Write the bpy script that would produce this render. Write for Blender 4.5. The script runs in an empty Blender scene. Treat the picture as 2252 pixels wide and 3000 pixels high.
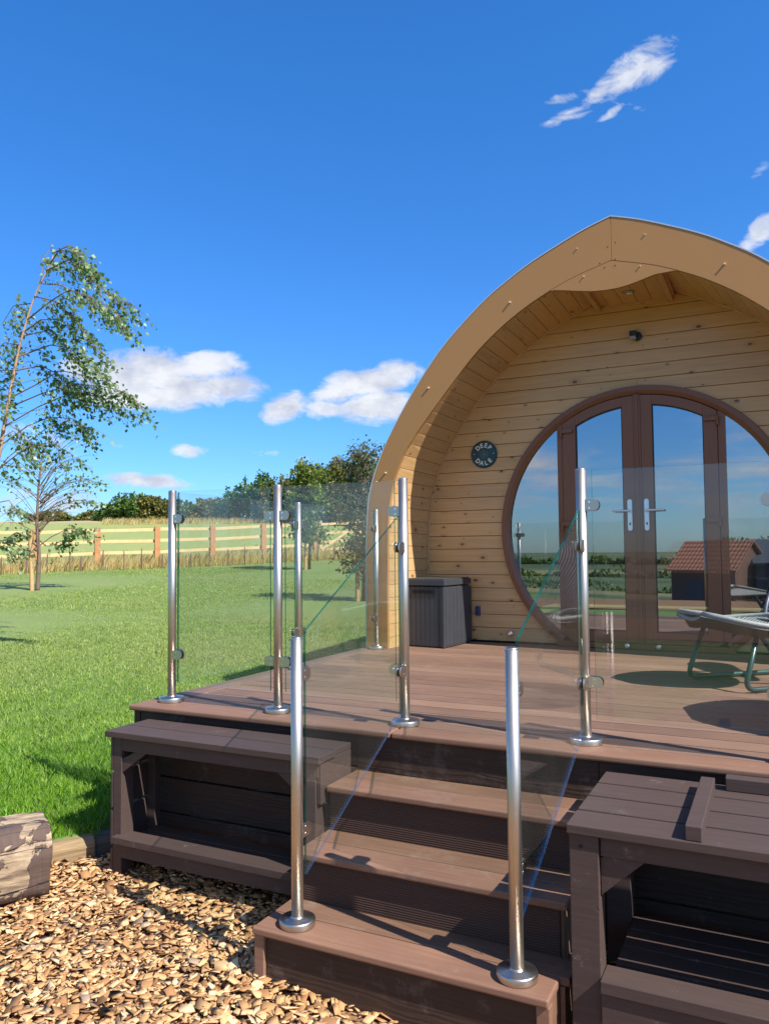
import bpy, bmesh, math, random
import numpy as np
from mathutils import Matrix, Vector
random.seed(7); RNG = np.random.default_rng(7)
sc = bpy.context.scene
COL = sc.collection
rad = math.radians

# ------------------------------------------------------------------ camera
F_PX, CX, CY = 2295.5, 1126.0, 1500.0
CAM = np.array([2.8399, -3.1951, 0.777]); PITCH, YAW, ROLL = 0.0490, -0.4624, -0.0091
_f = np.array([math.sin(YAW)*math.cos(PITCH), math.cos(YAW)*math.cos(PITCH), math.sin(PITCH)])
_r = np.array([math.cos(YAW), -math.sin(YAW), 0.0]); _u = np.cross(_r, _f)
R_ = math.cos(ROLL)*_r + math.sin(ROLL)*_u
U_ = -math.sin(ROLL)*_r + math.cos(ROLL)*_u
cd = bpy.data.cameras.new('camera'); cam = bpy.data.objects.new('camera', cd); COL.objects.link(cam)
cd.sensor_fit = 'VERTICAL'; cd.sensor_height = 24.0; cd.lens = 24.0*F_PX/3000.0
cd.clip_start = 0.05; cd.clip_end = 9000
cam.matrix_world = Matrix(((R_[0], U_[0], -_f[0], CAM[0]), (R_[1], U_[1], -_f[1], CAM[1]), (R_[2], U_[2], -_f[2], CAM[2]), (0, 0, 0, 1)))
sc.camera = cam

def ray(u, v): return _f + (u-CX)/F_PX*R_ - (v-CY)/F_PX*U_
def at_depth(u, v, D):
    "world point seen at photo pixel (u, v), D metres away along the level viewing direction"
    d = ray(u, v); fh = np.array([math.sin(YAW), math.cos(YAW), 0.0])
    return CAM + d*(D/float(d@fh))
def on_axis(u, v, ax, val):
    d = ray(u, v); return CAM + d*((val-CAM[ax])/d[ax])
FH = np.array([math.sin(YAW), math.cos(YAW)]); RH = np.array([math.cos(YAW), -math.sin(YAW)])
def along(x, y): return (x-CAM[0])*FH[0] + (y-CAM[1])*FH[1]
HS = [-3000, -140, -36, -8, 0, 4, 24, 26.5, 28.6, 35, 60, 90, 200, 3000]
HZ = [-12, -9, -3.1, -.74, -.72, -.64, .27, .42, .62, 1.15, 3.2, 4.0, 2.0, -10]
def land(x, y): return np.interp(along(np.asarray(x, float), np.asarray(y, float)), HS, HZ)
def put(u, D):
    "ground point in photo column u at level distance D"
    k = (u-CX)/F_PX; x = CAM[0]+D*(FH[0]+k*RH[0]); y = CAM[1]+D*(FH[1]+k*RH[1])
    return np.array([x, y, float(land(x, y))])

# ------------------------------------------------------------------ sun, world, exposure
SUN_AZ, SUN_EL = math.atan2(.972, -.235), rad(46)
to_sun = Vector((math.sin(SUN_AZ)*math.cos(SUN_EL), math.cos(SUN_AZ)*math.cos(SUN_EL), math.sin(SUN_EL)))
sl = bpy.data.lights.new('sun', 'SUN'); sl.energy = 4.7; sl.angle = rad(.5); sl.color = (1, .965, .91)
so = bpy.data.objects.new('sun', sl); COL.objects.link(so)
so.rotation_euler = to_sun.to_track_quat('Z', 'Y').to_euler(); so.location = (8, -4, 9)
sc.view_settings.view_transform = 'Standard'; sc.view_settings.look = 'None'
sc.view_settings.exposure = 0.90; sc.view_settings.gamma = 1.0
sc.cycles.max_bounces = 10; sc.cycles.transparent_max_bounces = 24; sc.cycles.glossy_bounces = 5
sc.cycles.caustics_reflective = False; sc.cycles.caustics_refractive = False
sc.cycles.sample_clamp_indirect = 6.0
try: sc.cycles.use_denoising = True
except Exception: pass

class NT:
    "small helper round a node tree"
    def __init__(s, tree): s.t = tree; s.n = tree.nodes; s.l = tree.links
    def new(s, kind, **kw):
        n = s.n.new(kind)
        for k, v in kw.items(): setattr(n, k, v)
        return n
    def link(s, a, b): s.l.new(a, b)
    def setin(s, sock, v):
        if hasattr(v, 'is_linked') or hasattr(v, 'links'): s.l.new(v, sock)
        else: sock.default_value = v
    def math(s, op, a, b=None, c=None, clamp=False):
        n = s.new('ShaderNodeMath', operation=op); n.use_clamp = clamp
        s.setin(n.inputs[0], a)
        if b is not None: s.setin(n.inputs[1], b)
        if c is not None: s.setin(n.inputs[2], c)
        return n.outputs[0]
    def noise(s, vec, scale, detail=4, rough=.5, dist=0.0, dim='3D', w=None):
        n = s.new('ShaderNodeTexNoise'); n.noise_dimensions = dim
        if vec is not None: s.link(vec, n.inputs['Vector'])
        n.inputs['Scale'].default_value = scale; n.inputs['Detail'].default_value = detail
        n.inputs['Roughness'].default_value = rough; n.inputs['Distortion'].default_value = dist
        if w is not None: s.setin(n.inputs['W'], w)
        return n.outputs['Fac']
    def ramp(s, fac, stops, interp='LINEAR'):
        n = s.new('ShaderNodeValToRGB'); n.color_ramp.interpolation = interp
        e = n.color_ramp.elements
        while len(e) < len(stops): e.new(.5)
        for i, (p, c) in enumerate(stops):
            e[i].position = p; e[i].color = (c[0], c[1], c[2], 1) if hasattr(c, '__len__') else (c, c, c, 1)
        s.setin(n.inputs[0], fac); return n.outputs[0]
    def mix(s, fac, a, b, mode='MIX'):
        n = s.new('ShaderNodeMix', data_type='RGBA', blend_type=mode)
        s.setin(n.inputs[0], fac)
        for i, v in ((6, a), (7, b)):
            if isinstance(v, (tuple, list)): v = (*v[:3], 1)
            s.setin(n.inputs[i], v)
        return n.outputs[2]
    def mapping(s, vec, scale=(1, 1, 1), rot=(0, 0, 0), loc=(0, 0, 0)):
        n = s.new('ShaderNodeMapping'); s.link(vec, n.inputs[0])
        n.inputs['Scale'].default_value = scale; n.inputs['Rotation'].default_value = rot; n.inputs['Location'].default_value = loc
        return n.outputs[0]
    def pos(s): return s.new('ShaderNodeNewGeometry').outputs['Position']
    def obj(s): return s.new('ShaderNodeTexCoord').outputs['Object']
    def island(s): return s.new('ShaderNodeNewGeometry').outputs['Random Per Island']
    def shifted(s, vec, amount=37.0):
        "object coordinates shifted by a random amount for every loose piece, so that no two boards match"
        c = s.new('ShaderNodeCombineXYZ'); r = s.math('MULTIPLY', s.island(), amount)
        s.link(r, c.inputs[0]); s.link(s.math('MULTIPLY', r, 1.7), c.inputs[1]); s.link(s.math('MULTIPLY', r, 2.3), c.inputs[2])
        a = s.new('ShaderNodeVectorMath', operation='ADD'); s.link(vec, a.inputs[0]); s.link(c.outputs[0], a.inputs[1])
        return a.outputs[0]
    def bump(s, h, strength=.3, dist=.002, normal=None):
        n = s.new('ShaderNodeBump'); n.inputs['Strength'].default_value = strength; n.inputs['Distance'].default_value = dist
        s.link(h, n.inputs['Height'])
        if normal is not None: s.link(normal, n.inputs['Normal'])
        return n.outputs[0]

w = bpy.data.worlds.new('World'); sc.world = w; w.use_nodes = True
W = NT(w.node_tree); W.n.clear()
sky = W.new('ShaderNodeTexSky', sky_type='NISHITA'); sky.sun_disc = False
sky.sun_elevation = SUN_EL; sky.sun_rotation = SUN_AZ
sky.air_density = 1.0; sky.dust_density = 0.35; sky.ozone_density = 3.2; sky.altitude = 200
hs = W.new('ShaderNodeHueSaturation'); hs.inputs['Saturation'].default_value = 1.12; hs.inputs['Value'].default_value = 1.0
W.link(sky.outputs[0], hs.inputs['Color'])
dirv = W.new('ShaderNodeTexCoord').outputs['Generated']
sx = W.new('ShaderNodeSeparateXYZ'); W.link(dirv, sx.inputs[0])
az = W.math('ARCTAN2', sx.outputs[0], sx.outputs[1]); el = W.math('ARCSINE', sx.outputs[2])
def dir_of(u, v):
    d = ray(u, v); d = d/np.linalg.norm(d); return math.atan2(d[0], d[1]), math.asin(d[2])
# fair weather clouds: direction, half sizes (in hundredths of a radian * F), tilt, density
CL = [(420, 1105, 175, 78, 0, 1.0), (560, 1140, 215, 52, 0, 1.0), (590, 1080, 120, 48, 0, .95), (420, 1165, 190, 44, 0, 1.0), (265, 1090, 90, 60, 0, .8),
      (835, 1195, 85, 44, -.3, 1.0), (1085, 1120, 150, 52, -.1, 1.0), (1110, 1185, 160, 62, 0, 1.0), (1000, 1150, 95, 40, 0, .95), (955, 1195, 80, 34, 0, .85), (1160, 1090, 90, 40, 0, .9),
      (567, 1314, 66, 20, 0, .8), (445, 1405, 150, 25, .02, .95), (790, 1327, 58, 15, -.1, .6), (346, 1302, 34, 12, 0, .5), (895, 1341, 32, 8, 0, .5),
      (1870, 195, 110, 48, -.35, .80), (1760, 262, 100, 24, -.70, .66), (1680, 330, 95, 18, -.25, .62), (1668, 283, 70, 13, -.1, .52), (1790, 330, 55, 13, -.45, .55), (1850, 310, 60, 12, .3, .42),
      (2215, 690, 55, 34, -.8, .8), (2225, 500, 40, 18, -.7, .35), (120, 1480, 240, 46, 0, .62), (60, 1290, 230, 52, .1, .5), (110, 1395, 160, 24, 0, .35),
      (1380, 352, 26, 9, 0, .25)]
tot = None
nz0 = W.noise(dirv, 9, 5, .55); nz1 = W.noise(W.mapping(dirv, (1, 1, 2.2)), 26, 7, .62, .6)
wx = W.math('MULTIPLY_ADD', nz0, .10, -.05)
for (u, v, a, b, tilt, den) in CL:
    a0, e0 = dir_of(u, v); ca, sa = math.cos(tilt), math.sin(tilt)
    da = W.math('SUBTRACT', W.math('ADD', az, W.math('MULTIPLY', wx, .35)), a0)
    da = W.math('MULTIPLY', da, math.cos(e0)); de = W.math('SUBTRACT', W.math('ADD', el, W.math('MULTIPLY', wx, .25)), e0)
    p = W.math('ADD', W.math('MULTIPLY', da, ca*F_PX/a), W.math('MULTIPLY', de, -sa*F_PX/a))
    q = W.math('ADD', W.math('MULTIPLY', da, sa*F_PX/b), W.math('MULTIPLY', de, ca*F_PX/b))
    r2 = W.math('ADD', W.math('MULTIPLY', p, p), W.math('MULTIPLY', q, q))
    m = W.math('MULTIPLY', W.math('SUBTRACT', 1.0, W.math('MULTIPLY', r2, .62), clamp=True), den)
    tot = m if tot is None else W.math('MAXIMUM', tot, m)
edge = W.math('MULTIPLY', W.math('SUBTRACT', nz1, .5), 1.55)
msk = W.math('MULTIPLY', W.math('ADD', W.math('SUBTRACT', tot, .36), edge), 2.5, clamp=True)
msk = W.math('MULTIPLY', msk, W.math('MULTIPLY', tot, 2.4, clamp=True))
msk = W.math('MULTIPLY', msk, W.math('MULTIPLY_ADD', tot, .6, .45, clamp=True))
# broken cloud layer in the other half of the sky (what the door glass mirrors)
pl = W.new('ShaderNodeCombineXYZ'); iz = W.math('DIVIDE', 1.0, W.math('MAXIMUM', sx.outputs[2], .05))
W.link(W.math('MULTIPLY', sx.outputs[0], iz), pl.inputs[0]); W.link(W.math('MULTIPLY', sx.outputs[1], iz), pl.inputs[1])
far = W.noise(W.mapping(pl.outputs[0], (.42, .30, 1)), 1.0, 8, .58, .4)
far = W.math('MULTIPLY', W.math('SUBTRACT', far, .44), 4.5, clamp=True)
back = W.math('MULTIPLY', W.math('ADD', sx.outputs[1], .12), -5.0, clamp=True)
up = W.math('MULTIPLY', sx.outputs[2], 12.0, clamp=True)
msk2 = W.math('MULTIPLY', W.math('MULTIPLY', far, back), W.math('MULTIPLY', up, .85))
msk = W.math('MAXIMUM', msk, msk2)
shade = W.noise(W.mapping(dirv, (1, 1, 1.8)), 17, 5, .6)
ccol = W.ramp(shade, [(.38, (3.3, 3.6, 4.4)), (.60, (5.0, 5.15, 5.5))])
tint = W.ramp(sx.outputs[2], [(.0, (.46, .68, 1.02)), (.16, (.42, .76, 1.14)), (.55, (.36, .88, 1.30))])
skyb = W.mix(1.0, hs.outputs[0], tint, 'MULTIPLY')
skyc = W.mix(msk, skyb, ccol)
bg = W.new('ShaderNodeBackground'); bg.inputs['Strength'].default_value = .097
W.link(skyc, bg.inputs[0]); ow = W.new('ShaderNodeOutputWorld'); W.link(bg.outputs[0], ow.inputs[0])

# ------------------------------------------------------------------ object helpers
def tag(o, label=None, cat=None, group=None, kind=None):
    if label: o['label'] = label
    if cat: o['category'] = cat
    if group: o['group'] = group
    if kind: o['kind'] = kind
    return o
def thing(name, label, cat, loc=(0, 0, 0), rz=0.0, group=None):
    o = bpy.data.objects.new(name, None); COL.objects.link(o); o.empty_display_size = .1
    o.location = loc; o.rotation_euler = (0, 0, rz)
    return tag(o, label, cat, group)
def linkmesh(name, me, mat, parent=None, bevel=0.0, smooth=False, seg=2):
    o = bpy.data.objects.new(name, me); COL.objects.link(o)
    for m in (mat if isinstance(mat, (list, tuple)) else [mat]): me.materials.append(m)
    if parent is not None: o.parent = parent
    if bevel:
        b = o.modifiers.new('bevel', 'BEVEL'); b.width = bevel; b.segments = seg; b.limit_method = 'ANGLE'; b.angle_limit = rad(40)
    if smooth:
        me.polygons.foreach_set('use_smooth', [True]*len(me.polygons))
    return o
class MB:
    def __init__(s): s.v = []; s.f = []; s.m = []; s.cm = 0
    def add(s, vs, fs):
        k = len(s.v); s.v.extend([tuple(map(float, p)) for p in vs]); s.f.extend([tuple(k+i for i in q) for q in fs]); s.m.extend([s.cm]*len(fs)); return s
    def box(s, x0, x1, y0, y1, z0, z1):
        return s.add([(x0, y0, z0), (x1, y0, z0), (x1, y1, z0), (x0, y1, z0), (x0, y0, z1), (x1, y0, z1), (x1, y1, z1), (x0, y1, z1)],
                     [(0, 3, 2, 1), (4, 5, 6, 7), (0, 1, 5, 4), (1, 2, 6, 5), (2, 3, 7, 6), (3, 0, 4, 7)])
    def prism(s, pts, d):
        "closed 2D-in-3D polygon pts swept by vector d"
        n = len(pts); P = [tuple(p) for p in pts]; Q = [tuple(np.add(p, d)) for p in pts]
        return s.add(P+Q, [tuple(range(n-1, -1, -1)), tuple(range(n, 2*n))] + [(i, (i+1) % n, n+(i+1) % n, n+i) for i in range(n)])
    def tube(s, pts, r, n=10, caps=True):
        pts = [np.array(p, float) for p in pts]; rs = r if hasattr(r, '__len__') else [r]*len(pts)
        prev = None; k0 = len(s.v)
        for i, p in enumerate(pts):
            t = pts[min(i+1, len(pts)-1)]-pts[max(i-1, 0)]; t = t/(np.linalg.norm(t)+1e-9)
            if prev is None:
                a = np.array([0, 0, 1.]) if abs(t[2]) < .9 else np.array([1., 0, 0]); e = np.cross(t, a)
            else: e = prev-t*(prev@t)
            e = e/(np.linalg.norm(e)+1e-9); prev = e; g = np.cross(t, e)
            for j in range(n):
                a = 2*math.pi*j/n; s.v.append(tuple(p+rs[i]*(math.cos(a)*e+math.sin(a)*g)))
        for i in range(len(pts)-1):
            for j in range(n):
                a, b = k0+i*n+j, k0+i*n+(j+1) % n; s.f.append((a, b, b+n, a+n)); s.m.append(s.cm)
        if caps:
            s.f.append(tuple(k0+j for j in range(n-1, -1, -1))); e0 = k0+(len(pts)-1)*n; s.f.append(tuple(e0+j for j in range(n))); s.m.extend([s.cm]*2)
        return s
    def lathe(s, prof, n=32, c=(0, 0, 0)):
        "profile (r, z) pairs round the z axis"
        k = len(s.v)
        for (r, z) in prof:
            for j in range(n):
                a = 2*math.pi*j/n; s.v.append((c[0]+r*math.cos(a), c[1]+r*math.sin(a), c[2]+z))
        for i in range(len(prof)-1):
            for j in range(n):
                a, b = k+i*n+j, k+i*n+(j+1) % n; s.f.append((a, b, b+n, a+n)); s.m.append(s.cm)
        s.f.append(tuple(k+j for j in range(n-1, -1, -1))); e0 = k+(len(prof)-1)*n; s.f.append(tuple(e0+j for j in range(n))); s.m.extend([s.cm]*2)
        return s
    def strip(s, x0, x1, lo, hi, y0, y1, n=1):
        "solid between z=lo(x) and z=hi(x), from depth y0 to y1"
        xs = np.linspace(x0, x1, n+1); vs = []
        for x in xs: vs += [(x, y0, lo(x)), (x, y0, hi(x)), (x, y1, lo(x)), (x, y1, hi(x))]
        fs = [(0, 2, 3, 1)]
        for i in range(n):
            a = 4*i; b = a+4
            fs += [(a, a+1, b+1, b), (a+2, b+2, b+3, a+3), (a+1, a+3, b+3, b+1), (a, b, b+2, a+2)]
        a = 4*n; fs.append((a, a+1, a+3, a+2))
        return s.add(vs, fs)
    def mesh(s, name):
        me = bpy.data.meshes.new(name); me.from_pydata(s.v, [], s.f)
        if any(s.m): me.polygons.foreach_set('material_index', s.m)
        bm = bmesh.new(); bm.from_mesh(me); bmesh.ops.recalc_face_normals(bm, faces=bm.faces); bm.to_mesh(me); bm.free()
        me.update(); return me
    def build(s, name, mat, parent=None, bevel=0.0, smooth=False, seg=2):
        return linkmesh(name, s.mesh(name), mat, parent, bevel, smooth, seg)
def mesh_np(name, V, Fc, mat, parent=None):
    me = bpy.data.meshes.new(name); V = np.ascontiguousarray(V, np.float32); Fc = np.ascontiguousarray(Fc, np.int32)
    k = Fc.shape[1]; me.vertices.add(len(V)); me.vertices.foreach_set('co', V.ravel())
    me.loops.add(Fc.size); me.loops.foreach_set('vertex_index', Fc.ravel())
    me.polygons.add(len(Fc)); me.polygons.foreach_set('loop_start', np.arange(0, Fc.size, k, dtype=np.int32))
    me.update(calc_edges=True)
    return linkmesh(name, me, mat, parent)

# ------------------------------------------------------------------ materials
def mat(name):
    m = bpy.data.materials.new(name); m.use_nodes = True; t = NT(m.node_tree); t.n.clear()
    out = t.new('ShaderNodeOutputMaterial'); p = t.new('ShaderNodeBsdfPrincipled'); t.link(p.outputs[0], out.inputs[0])
    return m, t, p, out
def simple(name, col, rough=.6, metal=0.0, var=.12, scale=20, bump=.15, bd=.001):
    m, t, p, o = mat(name); v = t.obj(); n = t.noise(v, scale, 4, .6)
    c = t.mix(n, tuple(x*(1-var) for x in col), tuple(min(1, x*(1+var)) for x in col))
    t.link(c, p.inputs['Base Color']); p.inputs['Roughness'].default_value = rough; p.inputs['Metallic'].default_value = metal
    if bump: t.link(t.bump(n, bump, bd), p.inputs['Normal'])
    return m
def wpc(name, dark, light, axis='x', groove=True, emboss=False, rough=.62):
    "composite decking: board to board tone, long streaks, fine lengthwise ribs or embossed grain"
    m, t, p, o = mat(name); v = t.shifted(t.obj())
    sc_ = {'x': (1.2, 26, 26), 'y': (26, 1.2, 26), 'z': (26, 26, 1.2)}[axis]
    n = t.noise(t.mapping(v, sc_), 3.0, 5, .65)
    big = t.noise(v, 2.2, 3, .5); r = t.island()
    f = t.math('ADD', t.math('MULTIPLY', n, .5), t.math('ADD', t.math('MULTIPLY', big, .35), t.math('MULTIPLY', r, .20)))
    c = t.ramp(f, [(.30, dark), (.85, light)])
    dust = t.math('MULTIPLY', t.math('SUBTRACT', t.noise(v, 4.5, 8, .78), .55), 5.0, clamp=True)
    c = t.mix(t.math('MULTIPLY', dust, .30), c, (.38, .31, .26))
    t.link(c, p.inputs['Base Color']); p.inputs['Roughness'].default_value = rough
    if emboss:
        wv = t.new('ShaderNodeTexWave', wave_type='RINGS', rings_direction='Y' if axis != 'y' else 'X'); vv = t.mapping(v, (.55, 1, 3.2), loc=(.3, 0, .2))
        t.link(vv, wv.inputs[0]); wv.inputs['Scale'].default_value = 4.5; wv.inputs['Distortion'].default_value = 11; wv.inputs['Detail'].default_value = 3; wv.inputs['Detail Scale'].default_value = 1.3
        p.inputs['Specular IOR Level'].default_value = .25; t.link(t.bump(wv.outputs['Fac'], .35, .002), p.inputs['Normal'])
        c2 = t.mix(t.math('MULTIPLY', wv.outputs['Fac'], .16), c, tuple(x*.45 for x in dark)); t.link(c2, p.inputs['Base Color'])
    elif groove:
        sp = t.new('ShaderNodeSeparateXYZ'); t.link(t.obj(), sp.inputs[0])
        g = t.math('SINE', t.math('MULTIPLY', sp.outputs[{'x': 1, 'y': 0, 'z': 0}[axis]], 2*math.pi/.0062))
        b1 = t.bump(g, .22, .0008); t.link(t.bump(n, .25, .0012, b1), p.inputs['Normal'])
    return m
M = {}
M['deck'] = wpc('composite_deck', (.112, .060, .039), (.285, .165, .105))
M['gap_shade'] = simple('gap_shade_board_side', (.022, .014, .010), .9, bump=0)  # near-black for the deck board sides: shade of the gaps put into the colour
M['deck_y'] = wpc('composite_deck_side', (.120, .066, .044), (.30, .18, .12), axis='y')
M['tread'] = wpc('composite_tread', (.115, .056, .034), (.28, .16, .092))
M['nosing'] = wpc('composite_nosing', (.140, .068, .042), (.32, .17, .10), groove=False)
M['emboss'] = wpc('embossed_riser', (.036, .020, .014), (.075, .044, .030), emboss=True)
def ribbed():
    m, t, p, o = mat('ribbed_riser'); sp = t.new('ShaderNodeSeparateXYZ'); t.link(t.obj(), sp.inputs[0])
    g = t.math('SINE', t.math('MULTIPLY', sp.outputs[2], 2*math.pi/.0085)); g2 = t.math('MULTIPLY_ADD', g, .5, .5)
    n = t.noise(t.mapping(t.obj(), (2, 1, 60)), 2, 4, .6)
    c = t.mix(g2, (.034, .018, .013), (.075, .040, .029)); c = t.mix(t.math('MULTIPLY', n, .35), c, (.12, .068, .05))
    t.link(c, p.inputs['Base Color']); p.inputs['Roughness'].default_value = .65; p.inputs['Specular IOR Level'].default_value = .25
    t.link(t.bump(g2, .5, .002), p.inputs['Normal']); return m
M['ribbed'] = ribbed()
def painted():
    m, t, p, o = mat('brown_painted_timber'); v = t.shifted(t.obj())
    n = t.noise(t.mapping(v, (2, 30, 30)), 2.5, 4, .6); f = t.noise(v, 7, 5, .7)
    c = t.mix(n, (.050, .032, .027), (.088, .058, .049))
    wear = t.math('MULTIPLY', t.math('SUBTRACT', t.noise(v, 7, 9, .8), .60), 11, clamp=True)
    c = t.mix(t.math('MULTIPLY', wear, .5), c, (.30, .25, .22))
    kn = t.new('ShaderNodeTexVoronoi'); t.link(t.mapping(v, (3, 5, 5)), kn.inputs[0]); kn.inputs['Scale'].default_value = 1.0
    kr = t.math('SINE', t.math('MULTIPLY', kn.outputs['Distance'], 130)); km = t.math('LESS_THAN', kn.outputs['Distance'], .10)
    t.link(c, p.inputs['Base Color']); p.inputs['Roughness'].default_value = .62; p.inputs['Specular IOR Level'].default_value = .28
    h = t.math('ADD', t.math('MULTIPLY', n, .6), t.math('MULTIPLY', t.math('MULTIPLY', kr, km), .3))
    t.link(t.bump(h, .5, .0022), p.inputs['Normal']); return m
M['paint'] = painted()
def pine(name, axis='x', base=(.64, .40, .18), dark=(.50, .285, .11), tone=1.0):
    m, t, p, o = mat(name); v = t.shifted(t.obj(), 23.0)
    sc_ = {'x': (.8, 12, 22), 'y': (22, .8, 22)}[axis]
    wv = t.noise(t.mapping(v, sc_), 2.2, 6, .6, 1.2)
    sp = t.new('ShaderNodeSeparateXYZ'); t.link(v, sp.inputs[0]); cb = t.new('ShaderNodeCombineXYZ')
    if axis == 'x': t.link(t.math('MULTIPLY', sp.outputs[0], 5.0), cb.inputs[0]); t.link(t.math('MULTIPLY', sp.outputs[2], 9.0), cb.inputs[1])
    else: t.link(t.math('MULTIPLY', sp.outputs[1], 5.0), cb.inputs[0]); t.link(t.math('MULTIPLY', t.math('ADD', sp.outputs[0], sp.outputs[2]), 7.0), cb.inputs[1])
    kn = t.new('ShaderNodeTexVoronoi'); kn.voronoi_dimensions = '2D'; t.link(cb.outputs[0], kn.inputs[0]); kn.inputs['Scale'].default_value = 1.0; kn.inputs['Randomness'].default_value = 1.0
    kd = kn.outputs['Distance']; kc = t.new('ShaderNodeSeparateXYZ'); t.link(kn.outputs['Color'], kc.inputs[0])
    pick = t.math('GREATER_THAN', kc.outputs[0], .42); size = t.math('MULTIPLY_ADD', t.math('POWER', kc.outputs[1], 2.0), .085, .035)
    knot = t.math('MULTIPLY', t.math('MULTIPLY', t.math('SUBTRACT', size, kd), 40, clamp=True), pick)
    halo = t.math('MULTIPLY', t.math('MULTIPLY', t.math('SUBTRACT', t.math('MULTIPLY', size, 3.0), kd), 7, clamp=True), pick)
    r = t.island()
    c = t.mix(t.ramp(wv, [(.35, 0.0), (.7, 1.0)]), tuple(x*tone for x in base), tuple(x*tone for x in dark))
    c = t.mix(t.math('MULTIPLY', r, .45), c, tuple(x*tone*1.05 for x in (.78, .46, .18)))
    c = t.mix(t.math('MULTIPLY', halo, .32), c, (.36, .17, .05))
    fine = t.noise(t.mapping(v, tuple(x*3.4 for x in sc_)), 2.0, 3, .7)
    c = t.mix(t.math('MULTIPLY', fine, .22), c, (.27, .14, .05))
    c = t.mix(t.math('MULTIPLY', knot, .88), c, (.085, .032, .014))
    t.link(c, p.inputs['Base Color']); p.inputs['Roughness'].default_value = .45; p.inputs['Coat Weight'].default_value = .15
    t.link(t.bump(t.math('ADD', fine, knot), .18, .001), p.inputs['Normal']); return m
M['pine'] = pine('pine_cladding'); M['pine_y'] = pine('pine_lining', 'y')
M['fascia'] = simple('tan_laminate_fascia', (.40, .195, .060), .42, var=.04, scale=3, bump=.05)
M['flash'] = simple('pale_edge_flashing', (.62, .60, .58), .35, .6, var=.05)
M['roof'] = simple('brown_roof_sheet', (.10, .07, .05), .7, var=.2, scale=4)
M['upvc'] = None
def upvc():
    m, t, p, o = mat('rosewood_frame_foil'); n = t.noise(t.mapping(t.obj(), (30, 10, 1.4)), 3, 5, .65); n2 = t.noise(t.obj(), 3, 3, .5)
    c = t.mix(n, (.15, .050, .016), (.25, .095, .035)); c = t.mix(t.math('MULTIPLY', n2, .3), c, (.23, .10, .055))
    t.link(c, p.inputs['Base Color']); p.inputs['Roughness'].default_value = .38; t.link(t.bump(n, .08, .0006), p.inputs['Normal']); return m
M['upvc'] = upvc()
M['seal'] = simple('black_rubber', (.012, .012, .013), .6, var=.1)
def steel(name, rough=.40, stretch=(3, 3, 240), col=(.54, .485, .42)):
    m, t, p, o = mat(name); n = t.noise(t.mapping(t.obj(), stretch), 3.0, 5, .7); n2 = t.noise(t.obj(), 14, 4, .6)
    t.link(t.mix(n, tuple(x*.86 for x in col), tuple(min(1, x*1.12) for x in col)), p.inputs['Base Color'])
    p.inputs['Metallic'].default_value = 1.0
    t.link(t.math('MULTIPLY_ADD', n2, .14, rough-.05), p.inputs['Roughness']); t.link(t.bump(n, .12, .0004), p.inputs['Normal'])
    return m
M['steel'] = steel('brushed_stainless_steel'); M['steel_disc'] = steel('turned_stainless_steel', .30, (60, 60, 60))
M['chrome'] = simple('polished_chrome', (.78, .78, .8), .1, 1.0, var=.03, bump=0)
M['white_metal'] = simple('satin_chrome_handle', (.72, .74, .78), .28, .85, var=.03, bump=0)
def glass(name, tint, ior=1.5, boost=0.0, veil=0.0):
    m, t, p, o = mat(name); t.n.remove(p)
    fr = t.new('ShaderNodeFresnel'); bf = t.new('ShaderNodeNewGeometry').outputs['Backfacing']; t.link(t.math('MULTIPLY_ADD', bf, 1/ior-ior, ior), fr.inputs[0])
    tr = t.new('ShaderNodeBsdfTransparent'); tr.inputs[0].default_value = (*tint, 1)
    gl = t.new('ShaderNodeBsdfGlossy'); gl.inputs['Roughness'].default_value = 0.0; gl.inputs[0].default_value = (1, 1, 1, 1)
    base = tr.outputs[0]
    if veil:
        df = t.new('ShaderNodeBsdfDiffuse'); df.inputs[0].default_value = (.42, .38, .33, 1); mv = t.new('ShaderNodeMixShader')
        sm = t.math('MULTIPLY', t.ramp(t.noise(t.obj(), 2.6, 6, .62), [(.35, 0.35), (.75, 1.0)]), veil); t.link(sm, mv.inputs[0])
        t.link(tr.outputs[0], mv.inputs[1]); t.link(df.outputs[0], mv.inputs[2]); base = mv.outputs[0]
    mx = t.new('ShaderNodeMixShader'); fac = t.math('ADD', fr.outputs[0], boost, clamp=True)
    t.link(fac, mx.inputs[0]); t.link(base, mx.inputs[1]); t.link(gl.outputs[0], mx.inputs[2]); t.link(mx.outputs[0], o.inputs[0]); return m
M['glass'] = glass('balustrade_glass', (.955, .975, .965), 1.45, 0.0, .022)
M['pane'] = glass('solar_door_glass', (.46, .48, .48), 1.5, .38)
def edge():
    m, t, p, o = mat('polished_green_glass_edge'); n = t.noise(t.obj(), 7, 3, .6)
    t.link(t.ramp(n, [(.35, (.002, .032, .028)), (.7, (.016, .13, .105))]), p.inputs['Base Color']); p.inputs['Roughness'].default_value = .06
    tr = t.new('ShaderNodeBsdfTransparent'); tr.inputs[0].default_value = (.45, .8, .72, 1)
    mx = t.new('ShaderNodeMixShader'); mx.inputs[0].default_value = .55; t.link(tr.outputs[0], mx.inputs[1]); t.link(p.outputs[0], mx.inputs[2]); t.link(mx.outputs[0], o.inputs[0]); return m
M['edge'] = edge()
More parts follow.
